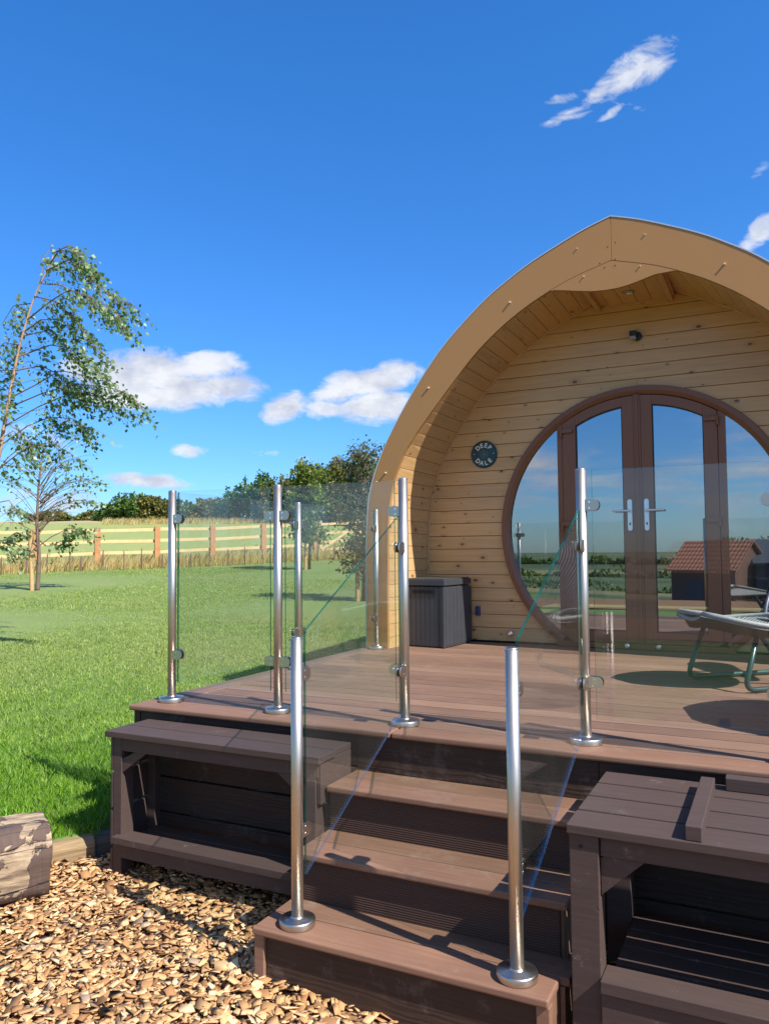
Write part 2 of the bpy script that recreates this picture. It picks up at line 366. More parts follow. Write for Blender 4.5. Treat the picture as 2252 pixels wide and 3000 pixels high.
def edge_low():
    m, t, p, o = mat('clear_lower_glass_edge'); t.n.remove(p); tr = t.new('ShaderNodeBsdfTransparent'); tr.inputs[0].default_value = (.80, .90, .92, 1)
    gl = t.new('ShaderNodeBsdfGlossy'); gl.inputs['Roughness'].default_value = .15; gl.inputs[0].default_value = (.78, .82, .84, 1)
    mx = t.new('ShaderNodeMixShader'); mx.inputs[0].default_value = .30; t.link(tr.outputs[0], mx.inputs[1]); t.link(gl.outputs[0], mx.inputs[2]); t.link(mx.outputs[0], o.inputs[0]); return m
M['edge_low'] = edge_low()
M['resin'] = simple('dark_grey_resin', (.040, .042, .047), .48, var=.25, scale=8, bump=.2)
M['black'] = simple('black_plastic', (.012, .012, .013), .35, bump=.05)
M['green_tube'] = simple('dark_green_coated_tube', (.022, .055, .048), .3, .3, bump=.05)
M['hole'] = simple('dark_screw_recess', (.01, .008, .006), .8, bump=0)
M['peg'] = simple('pale_screw_cap', (.70, .55, .36), .4, bump=0)
def leafmat(name, stops, trans=.45, bycol=None):
    m, t, p, o = mat(name); r = t.island()
    c = t.ramp(r, stops); n = t.noise(t.pos(), .9, 2, .5); c = t.mix(t.math('MULTIPLY', n, .35), c, tuple(x*.5 for x in stops[0][1]))
    t.link(c, p.inputs['Base Color']); p.inputs['Roughness'].default_value = .5; p.inputs['Specular IOR Level'].default_value = .35
    tl = t.new('ShaderNodeBsdfTranslucent'); br = t.mix(1.0, c, (1.25, 1.5, .7), 'MULTIPLY'); t.link(br, tl.inputs[0])
    mx = t.new('ShaderNodeMixShader'); mx.inputs[0].default_value = trans; t.link(p.outputs[0], mx.inputs[1]); t.link(tl.outputs[0], mx.inputs[2]); t.link(mx.outputs[0], o.inputs[0])
    return m
M['birch_leaf'] = leafmat('birch_leaves', [(0, (.055, .10, .03)), (.4, (.14, .22, .07)), (.75, (.25, .34, .13)), (1, (.52, .62, .40))], .38)
M['yellow_leaf'] = leafmat('yellowing_leaves', [(0, (.07, .11, .02)), (.6, (.15, .20, .035)), (1, (.34, .33, .05))], .4)
M['olive_leaf'] = leafmat('willow_leaves', [(0, (.045, .065, .025)), (.6, (.10, .13, .06)), (1, (.22, .24, .13))], .35)
M['hedge_a'] = leafmat('hedge_leaves', [(0, (.03, .07, .012)), (.6, (.09, .165, .03)), (1, (.20, .28, .06))], .3)
M['hedge_b'] = leafmat('hedge_leaves_brown', [(0, (.06, .075, .015)), (.6, (.17, .17, .04)), (1, (.38, .27, .07))], .3)
M['bark'] = simple('birch_bark', (.42, .25, .15), .7, var=.45, scale=9, bump=.4, bd=.003)
M['twig'] = simple('brown_twigs', (.16, .10, .07), .7, var=.3, scale=12, bump=0)
M['stake'] = simple('tree_stake_timber', (.50, .29, .13), .7, var=.3, scale=9, bump=.3)
def grassmat():
    m, t, p, o = mat('lawn_blades'); r = t.island(); P = t.pos()
    c = t.ramp(r, [(0, (.075, .17, .010)), (.45, (.16, .33, .020)), (.8, (.27, .47, .045)), (1, (.38, .44, .13))])
    dry = t.ramp(r, [(0, (.17, .21, .055)), (.5, (.31, .35, .11)), (1, (.54, .49, .21))])
    sp = t.new('ShaderNodeVectorMath', operation='DOT_PRODUCT'); t.link(P, sp.inputs[0]); sp.inputs[1].default_value = (FH[0], FH[1], 0)
    s = t.math('SUBTRACT', sp.outputs['Value'], float(CAM[0]*FH[0]+CAM[1]*FH[1]))
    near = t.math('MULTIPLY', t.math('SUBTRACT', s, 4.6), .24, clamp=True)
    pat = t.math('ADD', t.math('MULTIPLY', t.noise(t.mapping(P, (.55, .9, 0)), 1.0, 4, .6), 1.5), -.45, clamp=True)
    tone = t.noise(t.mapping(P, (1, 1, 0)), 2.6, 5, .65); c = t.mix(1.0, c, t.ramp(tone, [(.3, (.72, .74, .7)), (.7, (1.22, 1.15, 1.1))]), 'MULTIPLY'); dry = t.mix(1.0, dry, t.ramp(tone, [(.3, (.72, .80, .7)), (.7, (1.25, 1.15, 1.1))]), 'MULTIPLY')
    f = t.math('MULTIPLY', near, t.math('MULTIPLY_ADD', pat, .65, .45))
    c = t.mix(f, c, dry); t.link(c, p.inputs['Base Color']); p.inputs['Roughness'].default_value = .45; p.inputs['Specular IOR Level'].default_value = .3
    tl = t.new('ShaderNodeBsdfTranslucent'); t.link(t.mix(1.0, c, (1.2, 1.5, .6), 'MULTIPLY'), tl.inputs[0])
    mx = t.new('ShaderNodeMixShader'); mx.inputs[0].default_value = .35; t.link(p.outputs[0], mx.inputs[1]); t.link(tl.outputs[0], mx.inputs[2]); t.link(mx.outputs[0], o.inputs[0])
    return m
M['grass'] = grassmat()
M['dry'] = leafmat('dry_tall_grass', [(0, (.48, .32, .15)), (.5, (.78, .56, .28)), (.9, (.88, .72, .44)), (1, (.36, .40, .14))], .5)
def groundmat():
    m, t, p, o = mat('lawn_and_fields'); P = t.pos()
    sp = t.new('ShaderNodeVectorMath', operation='DOT_PRODUCT'); t.link(P, sp.inputs[0]); sp.inputs[1].default_value = (FH[0], FH[1], 0)
    s = t.math('SUBTRACT', sp.outputs['Value'], float(CAM[0]*FH[0]+CAM[1]*FH[1]))
    fine = t.noise(P, 60, 4, .7); mid = t.noise(P, 3, 5, .6); big = t.noise(t.mapping(P, (.5, .8, 0)), .8, 3, .5)
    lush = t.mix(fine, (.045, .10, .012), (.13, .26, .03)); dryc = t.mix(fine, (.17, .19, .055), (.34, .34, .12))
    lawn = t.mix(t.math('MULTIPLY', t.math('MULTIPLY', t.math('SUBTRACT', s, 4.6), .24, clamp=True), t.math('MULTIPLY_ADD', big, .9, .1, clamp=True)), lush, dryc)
    lawn = t.mix(t.math('MULTIPLY', mid, .3), lawn, (.07, .12, .03))
    past = t.mix(mid, (.15, .20, .035), (.34, .34, .11)); verge = t.mix(fine, (.28, .21, .10), (.42, .33, .17))
    f1 = t.math('GREATER_THAN', s, 29.0); f2 = t.math('MULTIPLY', t.math('SUBTRACT', t.math('ADD', s, t.math('MULTIPLY', mid, 4)), 58.0), .5, clamp=True)
    c = t.mix(f1, lawn, past); c = t.mix(t.math('LESS_THAN', s, -9.6), c, t.mix(mid, (.045, .055, .025), (.13, .12, .07))); c = t.mix(f2, c, verge)
    vo = t.new('ShaderNodeTexVoronoi'); t.link(t.mapping(P, (.006, .016, 0)), vo.inputs[0]); vo.inputs['Scale'].default_value = 1.0
    sc2 = t.new('ShaderNodeSeparateXYZ'); t.link(vo.outputs['Color'], sc2.inputs[0])
    fields = t.ramp(sc2.outputs[0], [(0, (.03, .06, .02)), (.3, (.08, .12, .035)), (.55, (.24, .19, .08)), (.75, (.06, .10, .03)), (1, (.30, .25, .12))], 'CONSTANT')
    fields = t.mix(t.math('MULTIPLY', t.noise(t.mapping(P, (.05, .2, 0)), 1, 4, .6), .5), fields, (.05, .08, .025))
    c = t.mix(t.math('LESS_THAN', s, -48.0), c, fields)
    t.link(c, p.inputs['Base Color']); p.inputs['Roughness'].default_value = .9
    t.link(t.bump(fine, .5, .02), p.inputs['Normal']); return m
M['ground'] = groundmat()
def chipmat():
    m, t, p, o = mat('wood_chips'); r = t.island()
    c = t.ramp(r, [(0, (.18, .08, .03)), (.13, (.36, .17, .06)), (.42, (.54, .30, .12)), (.72, (.66, .41, .19)), (.92, (.76, .56, .31)), (.965, (.36, .26, .18)), (1, (.14, .075, .045))])
    n = t.noise(t.mapping(t.shifted(t.obj()), (60, 60, 60)), 2, 4, .7); c = t.mix(t.math('MULTIPLY', n, .4), c, (.30, .15, .06))
    t.link(c, p.inputs['Base Color']); p.inputs['Roughness'].default_value = .8; t.link(t.bump(n, .5, .001), p.inputs['Normal']); return m
M['chips'] = chipmat()
M['mulch'] = simple('dark_mulch', (.24, .125, .055), .95, var=.6, scale=60, bump=.8, bd=.01)

# ------------------------------------------------------------------ ground
EX, EY, EK = -.249, -.529, .618                     # timber edging line between lawn and wood chips
def in_bed(x, y):
    left = np.where(y < -3.6, 2.17+(-4.21-y)*.31, np.where(y < -.26, EX+(y-EY)*EK, -.16))
    return (x > left) & (y > -9.8) & (x < 9) & (y < 12)
def sheet():
    tx = np.linspace(-8.6, 8.6, 420); xs = .9*np.sinh(tx)+.5; ys = .9*np.sinh(tx)-.3
    X, Y = np.meshgrid(xs, ys); Z = land(X, Y)+.035
    Z = Z + np.where(np.hypot(X, Y) > 3, .03*np.sin(X*.7+1)*np.sin(Y*.5), 0)
    Z = np.where(in_bed(X+.10, Y), -.80, Z)
    n = len(tx); V = np.stack([X.ravel(), Y.ravel(), Z.ravel()], 1)
    i = np.arange(n-1); I, J = np.meshgrid(i, i); a = (J*n+I).ravel(); Fc = np.stack([a, a+1, a+n+1, a+n], 1)
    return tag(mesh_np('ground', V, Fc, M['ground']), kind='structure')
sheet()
bed = MB(); ex = lambda y: EX+(y-EY)*EK
bed.add([(2.17+5.59*.31, -9.8, -.745), (9, -9.8, -.745), (9, 12, -.745), (-.17, 12, -.745), (-.17, -.4, -.745), (ex(-3.6), -3.6, -.745), (1.98, -3.6, -.745)], [(0, 1, 2, 3, 4, 5, 6)])
pth = MB(); pth.add([(-8, -13.5, -.66), (9, -13.5, -.66), (9, -9.85, -.66), (-8, -9.85, -.66)], [(0, 1, 2, 3)])
tag(bed.build('mulch_bed', M['mulch']), kind='structure'); tag(pth.build('path', M['mulch']), kind='structure')

def chips():
    N = 52000
    x = RNG.uniform(-1.25, 3.5, N); y = RNG.uniform(-2.4, -.12, N)
    ok = in_bed(x, y) & ~((x > 1.19) & (x < 2.18) & (y > -.84)); x, y = x[ok], y[ok]; n = len(x)
    L = np.minimum(RNG.gamma(4, .0056, n)+.011, .056); Wd = L*RNG.uniform(.28, .8, n); T = RNG.uniform(.0015, .006, n)
    z = -.744+RNG.uniform(0, .036, n)-.035*np.clip((x-1.15)/.5, 0, 1)*(y < -.8)+.012*np.sin(x*3.1)*np.cos(y*4.3)+.03*np.exp(-((x-ex(y))/.22)**2)
    ya = RNG.uniform(0, 2*np.pi, n); pi_ = RNG.normal(0, .22, n); ro = RNG.normal(0, .28, n)
    B = np.array([(-1, -1, -1), (1, -1, -1), (1, 1, -1), (-1, 1, -1), (-1, -1, 1), (1, -1, 1), (1, 1, 1), (-1, 1, 1)], float)
    P = np.repeat(B[None], n, 0)*np.stack([L/2, Wd/2, T/2], 1)[:, None, :]
    P[:, :, :2] *= RNG.uniform(.55, 1.25, (n, 8, 1)); P[:, :, 2] += (P[:, :, 0]**2)*RNG.uniform(-9, 9, n)[:, None]
    def rot(P, a, i, j):
        c, s = np.cos(a)[:, None], np.sin(a)[:, None]; A, Bv = P[:, :, i].copy(), P[:, :, j].copy()
        P[:, :, i] = c*A-s*Bv; P[:, :, j] = s*A+c*Bv
    rot(P, ro, 1, 2); rot(P, pi_, 0, 2); rot(P, ya, 0, 1)
    P += np.stack([x, y, z], 1)[:, None, :]
    Fb = np.array([(0, 3, 2, 1), (4, 5, 6, 7), (0, 1, 5, 4), (1, 2, 6, 5), (2, 3, 7, 6), (3, 0, 4, 7)])
    Fc = (Fb[None]+8*np.arange(n)[:, None, None]).reshape(-1, 4)
    o = mesh_np('wood_chips', P.reshape(-1, 3), Fc, M['chips']); tag(o, 'loose tan wood chips covering the ground beside the steps', 'wood chips', kind='stuff')
chips()

def blades(name, x, y, z, h, wd, mt, label, cat, lean=.5, wind=(0, 0)):
    n = len(x); a = RNG.uniform(0, 2*np.pi, n); b = RNG.uniform(0, 2*np.pi, n); ln = RNG.uniform(.05, lean, n)*h
    dx, dy = np.cos(a)*wd/2, np.sin(a)*wd/2
    V = np.empty((n, 5, 3)); tx, ty = np.cos(b)*ln+wind[0]*h, np.sin(b)*ln+wind[1]*h
    V[:, 0] = np.stack([x-dx, y-dy, z], 1); V[:, 1] = np.stack([x+dx, y+dy, z], 1)
    V[:, 2] = np.stack([x+dx*.8+tx*.35, y+dy*.8+ty*.35, z+h*.6], 1); V[:, 3] = np.stack([x+tx, y+ty, z+h], 1); V[:, 4] = np.stack([x-dx*.8+tx*.35, y-dy*.8+ty*.35, z+h*.6], 1)
    F1 = (np.array([0, 1, 2, 3, 4])[None]+5*np.arange(n)[:, None])
    o = mesh_np(name, V.reshape(-1, 3), F1, mt); return tag(o, label, cat, kind='stuff')
def lawn():
    N = 330000
    u = RNG.uniform(-260, 1400, N); D = np.exp(RNG.uniform(math.log(2.3), math.log(24.0), N)); k = (u-CX)/F_PX
    x = CAM[0]+D*(FH[0]+k*RH[0]); y = CAM[1]+D*(FH[1]+k*RH[1])
    ok = ~in_bed(x+.12, y) & ~((x > -.20) & (y > -.3)); x, y, D = x[ok], y[ok], D[ok]; z = land(x, y)+.03
    h = np.clip(.056-(D-3)*.0075, .024, .056)*RNG.uniform(.55, 1.25, len(x)); h = np.maximum(h, .016); wd = .0032*(D/4)**.85*RNG.uniform(.7, 1.3, len(x))
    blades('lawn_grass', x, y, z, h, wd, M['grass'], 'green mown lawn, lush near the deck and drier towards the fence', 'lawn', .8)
lawn()

# ------------------------------------------------------------------ timber edging and old log
def weathered(name, a, b, c):
    m, t, p, o = mat(name); v = t.obj(); g = t.noise(t.mapping(v, (2, 30, 30)), 2, 6, .65)
    col = t.ramp(g, [(.3, a), (.55, b), (.8, c)]); t.link(col, p.inputs['Base Color']); p.inputs['Roughness'].default_value = .85; t.link(t.bump(g, .7, .006), p.inputs['Normal']); return m
M['sleeper'] = weathered('weathered_sleeper', (.13, .085, .045), (.27, .18, .09), (.38, .27, .15))
M['sleeper_dark'] = weathered('dark_sleeper', (.05, .045, .04), (.11, .09, .07), (.17, .14, .11))
EA = math.atan2(1, EK)
def edging(p, L, mt, label, h=.15, wdt=.10, dz=0):
    b = MB(); ns = 10
    for i in range(ns): pass
    prof = [(0, -.75), (0, -.745+h-.03), (-.03, -.745+h), (-wdt, -.745+h), (-wdt, -.75)]
    b.prism([(0, q[0]*-1, q[1]+dz) for q in prof], (-L, 0, 0))
    o = b.build('edging_timber', mt, None, .008); o.location = (p[0], p[1], 0); o.rotation_euler = (0, 0, EA)
    return tag(o, label, 'edging timber', 'edging timbers between lawn and wood chips')
edging((-.166, -.344), 1.5, M['sleeper'], 'sunlit brown edging timber between the log and the left bench', .135)
eb = MB(); eb.box(-.05, .05, -5.6, 0, -.80, -.60); eo = eb.build('edging_timber', M['sleeper'], None, .008); eo.location = (1.96, -3.6, 0); eo.rotation_euler = (0, 0, math.atan(.31))
tag(eo, 'edging timber behind the camera, mirrored in the large glass panel', 'edging timber', 'edging timbers between lawn and wood chips')
edging((-.09, -.17), .20, M['sleeper_dark'], 'dark shaded edging timber in the grass against the left bench leg', .125)

def logmat():
    m, t, p, o = mat('peeling_log_bark'); v = t.obj()
    g = t.noise(t.mapping(v, (1.6, 9, 9)), 3, 7, .68); patch = t.noise(t.mapping(v, (3.2, 4.5, 3), loc=(1.3, .4, .2)), 1.5, 6, .55, .6)
    wood = t.ramp(g, [(.30, (.08, .055, .038)), (.45, (.24, .165, .10)), (.6, (.44, .32, .20)), (.78, (.60, .46, .29))])
    bark = t.mix(t.noise(t.mapping(v, (30, 4, 4)), 2, 5, .7), (.055, .032, .024), (.14, .088, .065))
    crack = t.math('LESS_THAN', t.math('ABSOLUTE', t.math('SUBTRACT', t.noise(t.mapping(v, (.8, 11, 11), loc=(0, 3, 1)), 1.5, 3, .5), .5)), .012)
    f = t.ramp(patch, [(.465, 0.0), (.48, 1.0)]); c = t.mix(f, wood, bark); c = t.mix(crack, c, (.02, .012, .01))
    t.link(c, p.inputs['Base Color']); p.inputs['Roughness'].default_value = .85
    h = t.math('ADD', t.math('MULTIPLY', f, .7), t.math('MULTIPLY', g, .6)); t.link(t.bump(h, .9, .012), p.inputs['Normal']); return m
M['log'] = logmat(); M['log_end'] = simple('sawn_log_end', (.60, .42, .22), .8, var=.35, scale=14, bump=.5, bd=.004)
def log():
    t = thing('old_log', 'short thick old log with peeling bark lying at the lawn edge', 'log', (-.005, -.745, -.735), EA)
    n, m_ = 40, 34; b = MB(); L = 1.25; vs = []
    for i in range(n+1):
        X = -L*i/n
        for j in range(m_):
            a = 2*math.pi*j/m_; ca, sa = math.cos(a), math.sin(a)
            r = .165*(1/max(abs(ca)**4+abs(sa)**4, .3))**.22
            r *= 1+.03*math.sin(3*a+X*4)+.025*math.sin(7*a+X*2)+.012*math.sin(X*31+a*5)
            if i == 0: r *= .985
            vs.append((X+(.004 if i == 0 else .0)*math.sin(3*a), .17+r*ca*.98, .165+r*sa))
    fs = [(i*m_+j, i*m_+(j+1) % m_, (i+1)*m_+(j+1) % m_, (i+1)*m_+j) for i in range(n) for j in range(m_)]
    b.add(vs, fs); b.build('bark', M['log'], t, smooth=True)
    e = MB(); e.add([(v[0]+.001, v[1], v[2]) for v in vs[:m_]], [tuple(range(m_))]); e.build('sawn_end', M['log_end'], t)
log()

# ------------------------------------------------------------------ deck
XL, Y0, XR, RISE = -.147, -.156, 6.2, .18
def deck():
    t = thing('timber_deck', 'raised brown composite deck in front of the arched timber pod', 'deck', (0, 0, 0))
    b = MB(); y = Y0+.145+.006; pitch = .146; cp = MB()
    while y < 3.45:
        x0, x1, ya, yb, c_ = XL+.152, XR, y, y+pitch-.0125, .0025
        b.cm = 0; b.add([(x0, ya, -.002), (x1, ya, -.002), (x1, ya+c_, 0), (x0, ya+c_, 0), (x0, yb-c_, 0), (x1, yb-c_, 0), (x1, yb, -.002), (x0, yb, -.002)], [(0, 1, 2, 3), (3, 2, 5, 4), (4, 5, 6, 7)])
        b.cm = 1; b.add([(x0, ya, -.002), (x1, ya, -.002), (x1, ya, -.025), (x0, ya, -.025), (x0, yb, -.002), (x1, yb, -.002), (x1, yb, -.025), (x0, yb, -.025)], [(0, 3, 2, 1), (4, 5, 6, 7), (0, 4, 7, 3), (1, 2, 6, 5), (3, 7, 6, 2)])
        cp.box(XL+.16, XR, yb+.001, yb+.0115, -.024, -.012); y += pitch  # black strips added in the gaps, standing in for the shadow lines between boards
    b.build('deck_boards', [M['deck'], M['gap_shade']], t); cp.build('gap_shade_strips', M['seal'], t)
    nb = MB()
    for x0, x1 in ((XL, 1.34), (1.344, 3.3), (3.304, XR)): nb.box(x0, x1, Y0, Y0+.145, -.027, .001)
    nb.build('front_nosing', M['nosing'], t, .009, seg=3)
    s = MB(); s.box(XL, XL+.144, Y0+.149, 2.393, -.026, .0005); s.box(XL-.012, XL-.001, Y0+.149, 2.393, -.05, -.002); s.build('side_nosing', M['deck_y'], t, .006)
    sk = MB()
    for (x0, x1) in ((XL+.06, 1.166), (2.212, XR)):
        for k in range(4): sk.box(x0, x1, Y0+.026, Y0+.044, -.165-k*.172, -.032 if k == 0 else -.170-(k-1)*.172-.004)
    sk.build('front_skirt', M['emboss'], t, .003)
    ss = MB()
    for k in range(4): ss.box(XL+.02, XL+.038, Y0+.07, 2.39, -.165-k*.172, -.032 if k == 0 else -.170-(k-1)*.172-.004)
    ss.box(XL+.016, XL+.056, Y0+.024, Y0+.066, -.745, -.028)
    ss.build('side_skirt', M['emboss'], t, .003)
    fr = MB()
    for x in (0.25, 1.0, 2.3, 3.2, 4.4, 5.6): fr.box(x, x+.05, Y0+.06, 3.3, -.17, -.03)
    fr.build('joists', M['sleeper_dark'], t)
deck()

def steps():
    t = thing('deck_steps', 'brown composite steps of three treads leading up to the deck', 'steps', (0, 0, 0))
    x0, x1 = 1.168, 2.206; ys = {1: -.884, 2: -.642, 3: -.400}
    for k in (3, 2, 1):
        z = -RISE*(4-k); yf = ys[k]; a = 1.152 if k == 1 else x0
        b = MB(); b.box(a, x1, yf, yf+.142, z-.026, z); b.build('tread', M['nosing'], t, .007, seg=3)
        c = MB(); c.box(a, x1+(.028 if k == 1 else 0), yf+.146, min(yf+.266, Y0+.024), z-.026, z-.001); c.build('tread', M['tread'], t, .003)
        # riser in front of the step below this tread
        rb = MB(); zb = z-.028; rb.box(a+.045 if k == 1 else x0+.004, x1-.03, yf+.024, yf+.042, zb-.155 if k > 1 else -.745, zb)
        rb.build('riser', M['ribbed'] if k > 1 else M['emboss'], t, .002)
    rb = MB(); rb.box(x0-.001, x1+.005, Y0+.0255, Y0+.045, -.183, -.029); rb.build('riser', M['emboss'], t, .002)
    for a_ in (1.154, 2.165): tr = MB(); tr.box(a_, a_+.041, -.872, -.835, -.745, -.568); tr.build('corner_trim', M['nosing'], t, .003)
    sd = MB()
    sd.box(1.160, 1.176, -.834, -.15, -.745, -.570); sd.box(1.176, 1.192, -.60, -.15, -.57, -.389); sd.box(1.176, 1.192, -.36, -.15, -.389, -.209)
    sd.build('side_panel', M['tread'], t, .002); sd = MB()
    sd.box(2.184, 2.200, -.834, -.15, -.745, -.570); sd.box(2.168, 2.184, -.60, -.15, -.57, -.389); sd.box(2.168, 2.184, -.36, -.15, -.389, -.209)
    sd.box(2.202, 2.218, -.735, -.62, -.745, -.570)
    sd.build('side_panel', M['tread'], t, .002)
steps()

# ------------------------------------------------------------------ balustrade
def D_outline(x0, x1, h, n=10):
    r = h/2; pts = [(x0, -r), (x1-r*.85, -r)]
    pts += [(x1-r*.85+r*.85*math.sin(a), -r*math.cos(a)) for a in np.linspace(0, math.pi, n)][1:-1]
    return pts+[(x1-r*.85, r), (x0, r)]
def make_clamp():
    b = MB(); o = D_outline(.016, .073, .046)
    for s in (-1, 1): b.prism([(x, s*.0068, z) for x, z in o], (0, s*.0075, 0))
    b.box(.012, .030, -.0066, .0066, -.022, .022)
    b.cm = 1
    for s in (-1, 1): b.prism([(x, s*.0052, z) for x, z in D_outline(.032, .071, .042)], (0, s*.0015, 0))
    b.cm = 2
    for s in (-1, 1):
        for zz in (-.012, .012):
            b.prism([(.034+.0042*math.cos(a), s*.01435, zz+.0042*math.sin(a)) for a in np.linspace(0, 2*math.pi, 11)[:-1]], (0, s*.0012, 0))
    me = b.mesh('clamp')
    for m in (M['steel_disc'], M['seal'], M['chrome']): me.materials.append(m)
    return me
CLAMP = make_clamp()
def lathe_mesh(name, prof, m, n=40):
    me = MB().lathe(prof, n).mesh(name); me.materials.append(m)
    for p in me.polygons: p.use_smooth = len(p.vertices) == 4
    return me
TUBES = {h: lathe_mesh('tube', [(.0212, .006), (.0212, h-.004)], M['steel']) for h in (1.1, 1.008)}
CAPM = lathe_mesh('end_cap', [(.0208, -.006), (.0214, -.0045), (.0214, -.001), (.019, .0015), (.010, .0035), (.002, .004)], M['steel_disc'])
FLANGE = lathe_mesh('base_flange', [(.0635, .001), (.0640, .004), (.0640, .021), (.0622, .0245), (.058, .0262), (.026, .0285), (.0235, .031), (.0235, .034), (.0215, .034)], M['steel_disc'])
def post(x, y, z, h, clamps, label):
    t = thing('balustrade_post', label, 'balustrade post', (x, y, z), 0, 'stainless steel balustrade posts')
    def part(name, me, loc, rz=0):
        o = bpy.data.objects.new(name, me); COL.objects.link(o); o.parent = t; o.location = loc; o.rotation_euler = (0, 0, rz); return o
    part('tube', TUBES[h], (0, 0, 0)); part('end_cap', CAPM, (0, 0, h)); part('base_flange', FLANGE, (0, 0, 0), random.random())
    for (ang, zz) in clamps: part('glass_clamp', CLAMP, (0, 0, zz), rad(ang))
    return t
PX, PN, PY, NY = 0, 180, 90, -90
up2 = (.952, .245)
xB, xF, xG, xN, yC, yE = .6647, 1.3414, 2.1381, 2.865, 1.2151, 2.350
xD, xH, yD = 1.2888, 2.0872, -.8006
post(0, 0, 0, 1.1, [(PX, z) for z in up2]+[(PY, z) for z in up2], 'brushed steel post on the front left corner of the deck')
post(xB, 0, 0, 1.1, [(a, z) for z in up2 for a in (PX, PN)], 'deck front edge steel post with clamps on both sides, behind the left bench')
post(xF, 0, 0, 1.1, [(PN, z) for z in up2]+[(NY, .79), (NY, .243)], 'deck edge steel post at the head of the steps, left side')
post(xG, 0, 0, 1.1, [(PX, z) for z in up2]+[(NY, .79), (NY, .243)], 'deck edge steel post at the head of the steps, beside the large glass panel')
post(xN, 0, 0, 1.1, [(PN, z) for z in up2], 'steel post at the photo right edge, only its glass clamps showing')
post(0, yC, 0, 1.1, [(a, z) for z in up2 for a in (PY, NY)], 'steel post halfway along the left side of the deck')
post(0.0, yE, 0, 1.1, [(NY, z) for z in up2], 'steel post standing against the left foot of the pod arch')
post(xD, yD, -3*RISE, 1.008, [(PY, .873), (PY, .32)], 'tall foreground steel post on the left end of the bottom tread')
post(xH, yD, -3*RISE, 1.008, [(PY, .873), (PY, .32)], 'tall foreground steel post on the right end of the bottom tread')
def panel(p0, p1, z0a, z1a, z0b, z1b, label, cat='glass panel', th=.010):
    "upright glass slab from plan point p0 to p1; lower/upper heights at each end"
    b = MB(); d = np.array([p1[0]-p0[0], p1[1]-p0[1]]); d = d/np.linalg.norm(d); n = np.array([-d[1], d[0]])*th/2
    c = [(p0[0], p0[1], z0a), (p1[0], p1[1], z0b), (p1[0], p1[1], z1b), (p0[0], p0[1], z1a)]
    A = [(x-n[0], y-n[1], z) for x, y, z in c]; B = [(x+n[0], y+n[1], z) for x, y, z in c]
    b.add(A+B, [(0, 1, 2, 3), (7, 6, 5, 4)]); b.cm = 1; b.add(A+B, [(i, (i+1) % 4, 4+(i+1) % 4, 4+i) for i in range(4)])
    t = thing('glass_panel', label, cat, (0, 0, 0), 0, 'clear glass balustrade panels')
    b2 = MB(); b2.add(A+B, [(0, 1, 2, 3), (7, 6, 5, 4)]); o1 = b2.build('glass_sheet', M['glass'], t)
    b3 = MB(); b3.cm = 1; b3.add(A+B, [(0, 1, 5, 4)]); b3.cm = 0; b3.add(A+B, [(i, (i+1) % 4, 4+(i+1) % 4, 4+i) for i in (1, 2, 3)]); b3.build('polished_edge', [M['edge'], M['edge_low']], t)
g0, g1 = .10, 1.094
panel((.043, 0), (xB-.043, 0), g0, g1, g0, g1, 'glass panel at the left of the deck front, between corner post and next post')
panel((xB+.043, 0), (xF-.043, 0), g0, g1, g0, g1, 'glass panel along the deck front ending at the head of the steps')
panel((xG+.043, 0), (xN-.06, 0), g0, g1, g0, g1, 'large glass panel in front of the round door, right of the steps')
panel((0, .043), (0, yC-.043), g0, g1, g0, g1, 'glass panel on the left deck side nearest the corner post')
panel((0, yC+.043), (0, yE-.043), g0, g1, g0, g1, 'glass panel on the left deck side ending at the pod arch')
panel((xD+.001, yD+.052), (xF, -.052), -.385, .485, .06, .93, 'slanting glass stair panel on the left side of the steps')
panel((xH+.001, yD+.052), (xG, -.052), -.385, .485, .06, .93, 'slanting glass stair panel on the right side of the steps')

# ------------------------------------------------------------------ benches
def bench_left():
    t = thing('storage_bench', 'long dark brown open fronted bench against the deck, left of the steps', 'bench', (0, 0, -.735), 0, 'brown painted benches beside the steps')
    Z = .735
    def P(name, boxes, bev=.003):
        b = MB()
        for q in boxes: b.box(q[0], q[1], q[2], q[3], q[4]+Z, q[5]+Z)
        return b.build(name, M['paint'], t, bev)
    P('seat', [(.0, 1.168, -.455, -.318, -.083, -.055), (.0, 1.158, -.306, -.168, -.083, -.056)], .003)
    P('front_rail', [(.045, 1.150, -.432, -.402, -.145, -.0835)]); P('back_rail', [(.045, 1.150, -.205, -.175, -.145, -.0835)])
    for x0 in (.036, 1.090):
        P('leg', [(x0, x0+.05, -.434, -.355, -.735, -.084)]); P('leg', [(x0, x0+.05, -.215, -.172, -.735, -.084)])
    P('lower_rail', [(.06, 1.11, -.47, -.372, -.560, -.528), (.088, 1.09, -.45, -.425, -.625, -.5605)])
    P('shelf_floor', [(.088, 1.09, -.362, -.285, -.575, -.553), (.088, 1.09, -.278, -.205, -.575, -.553)])
    P('side_skirt', [(1.1415, 1.160, -.425, -.172, -.252, -.0835)])
    P('side_boards', [(.018, .0345, -.434, -.172, -.084-.165*(k+1)+.008-.006*k, -.084-.165*k-.006*k) for k in range(4)])
    for s, x in ((1, .0865), (-1, 1.0895)):
        b = MB(); b.prism([(x, -.425, -.150+Z), (x+s*.12, -.425, -.1455+Z), (x+s*.06, -.425, -.1455+Z), (x, -.425, -.205+Z)][:0] or [(x, -.428, -.146+Z-.10), (x, -.428, -.146+Z-.035), (x+s*.075, -.428, -.1455+Z), (x+s*.14, -.428, -.1455+Z)], (0, .022, 0)); b.build('corner_brace', M['paint'], t, .002)
bench_left()
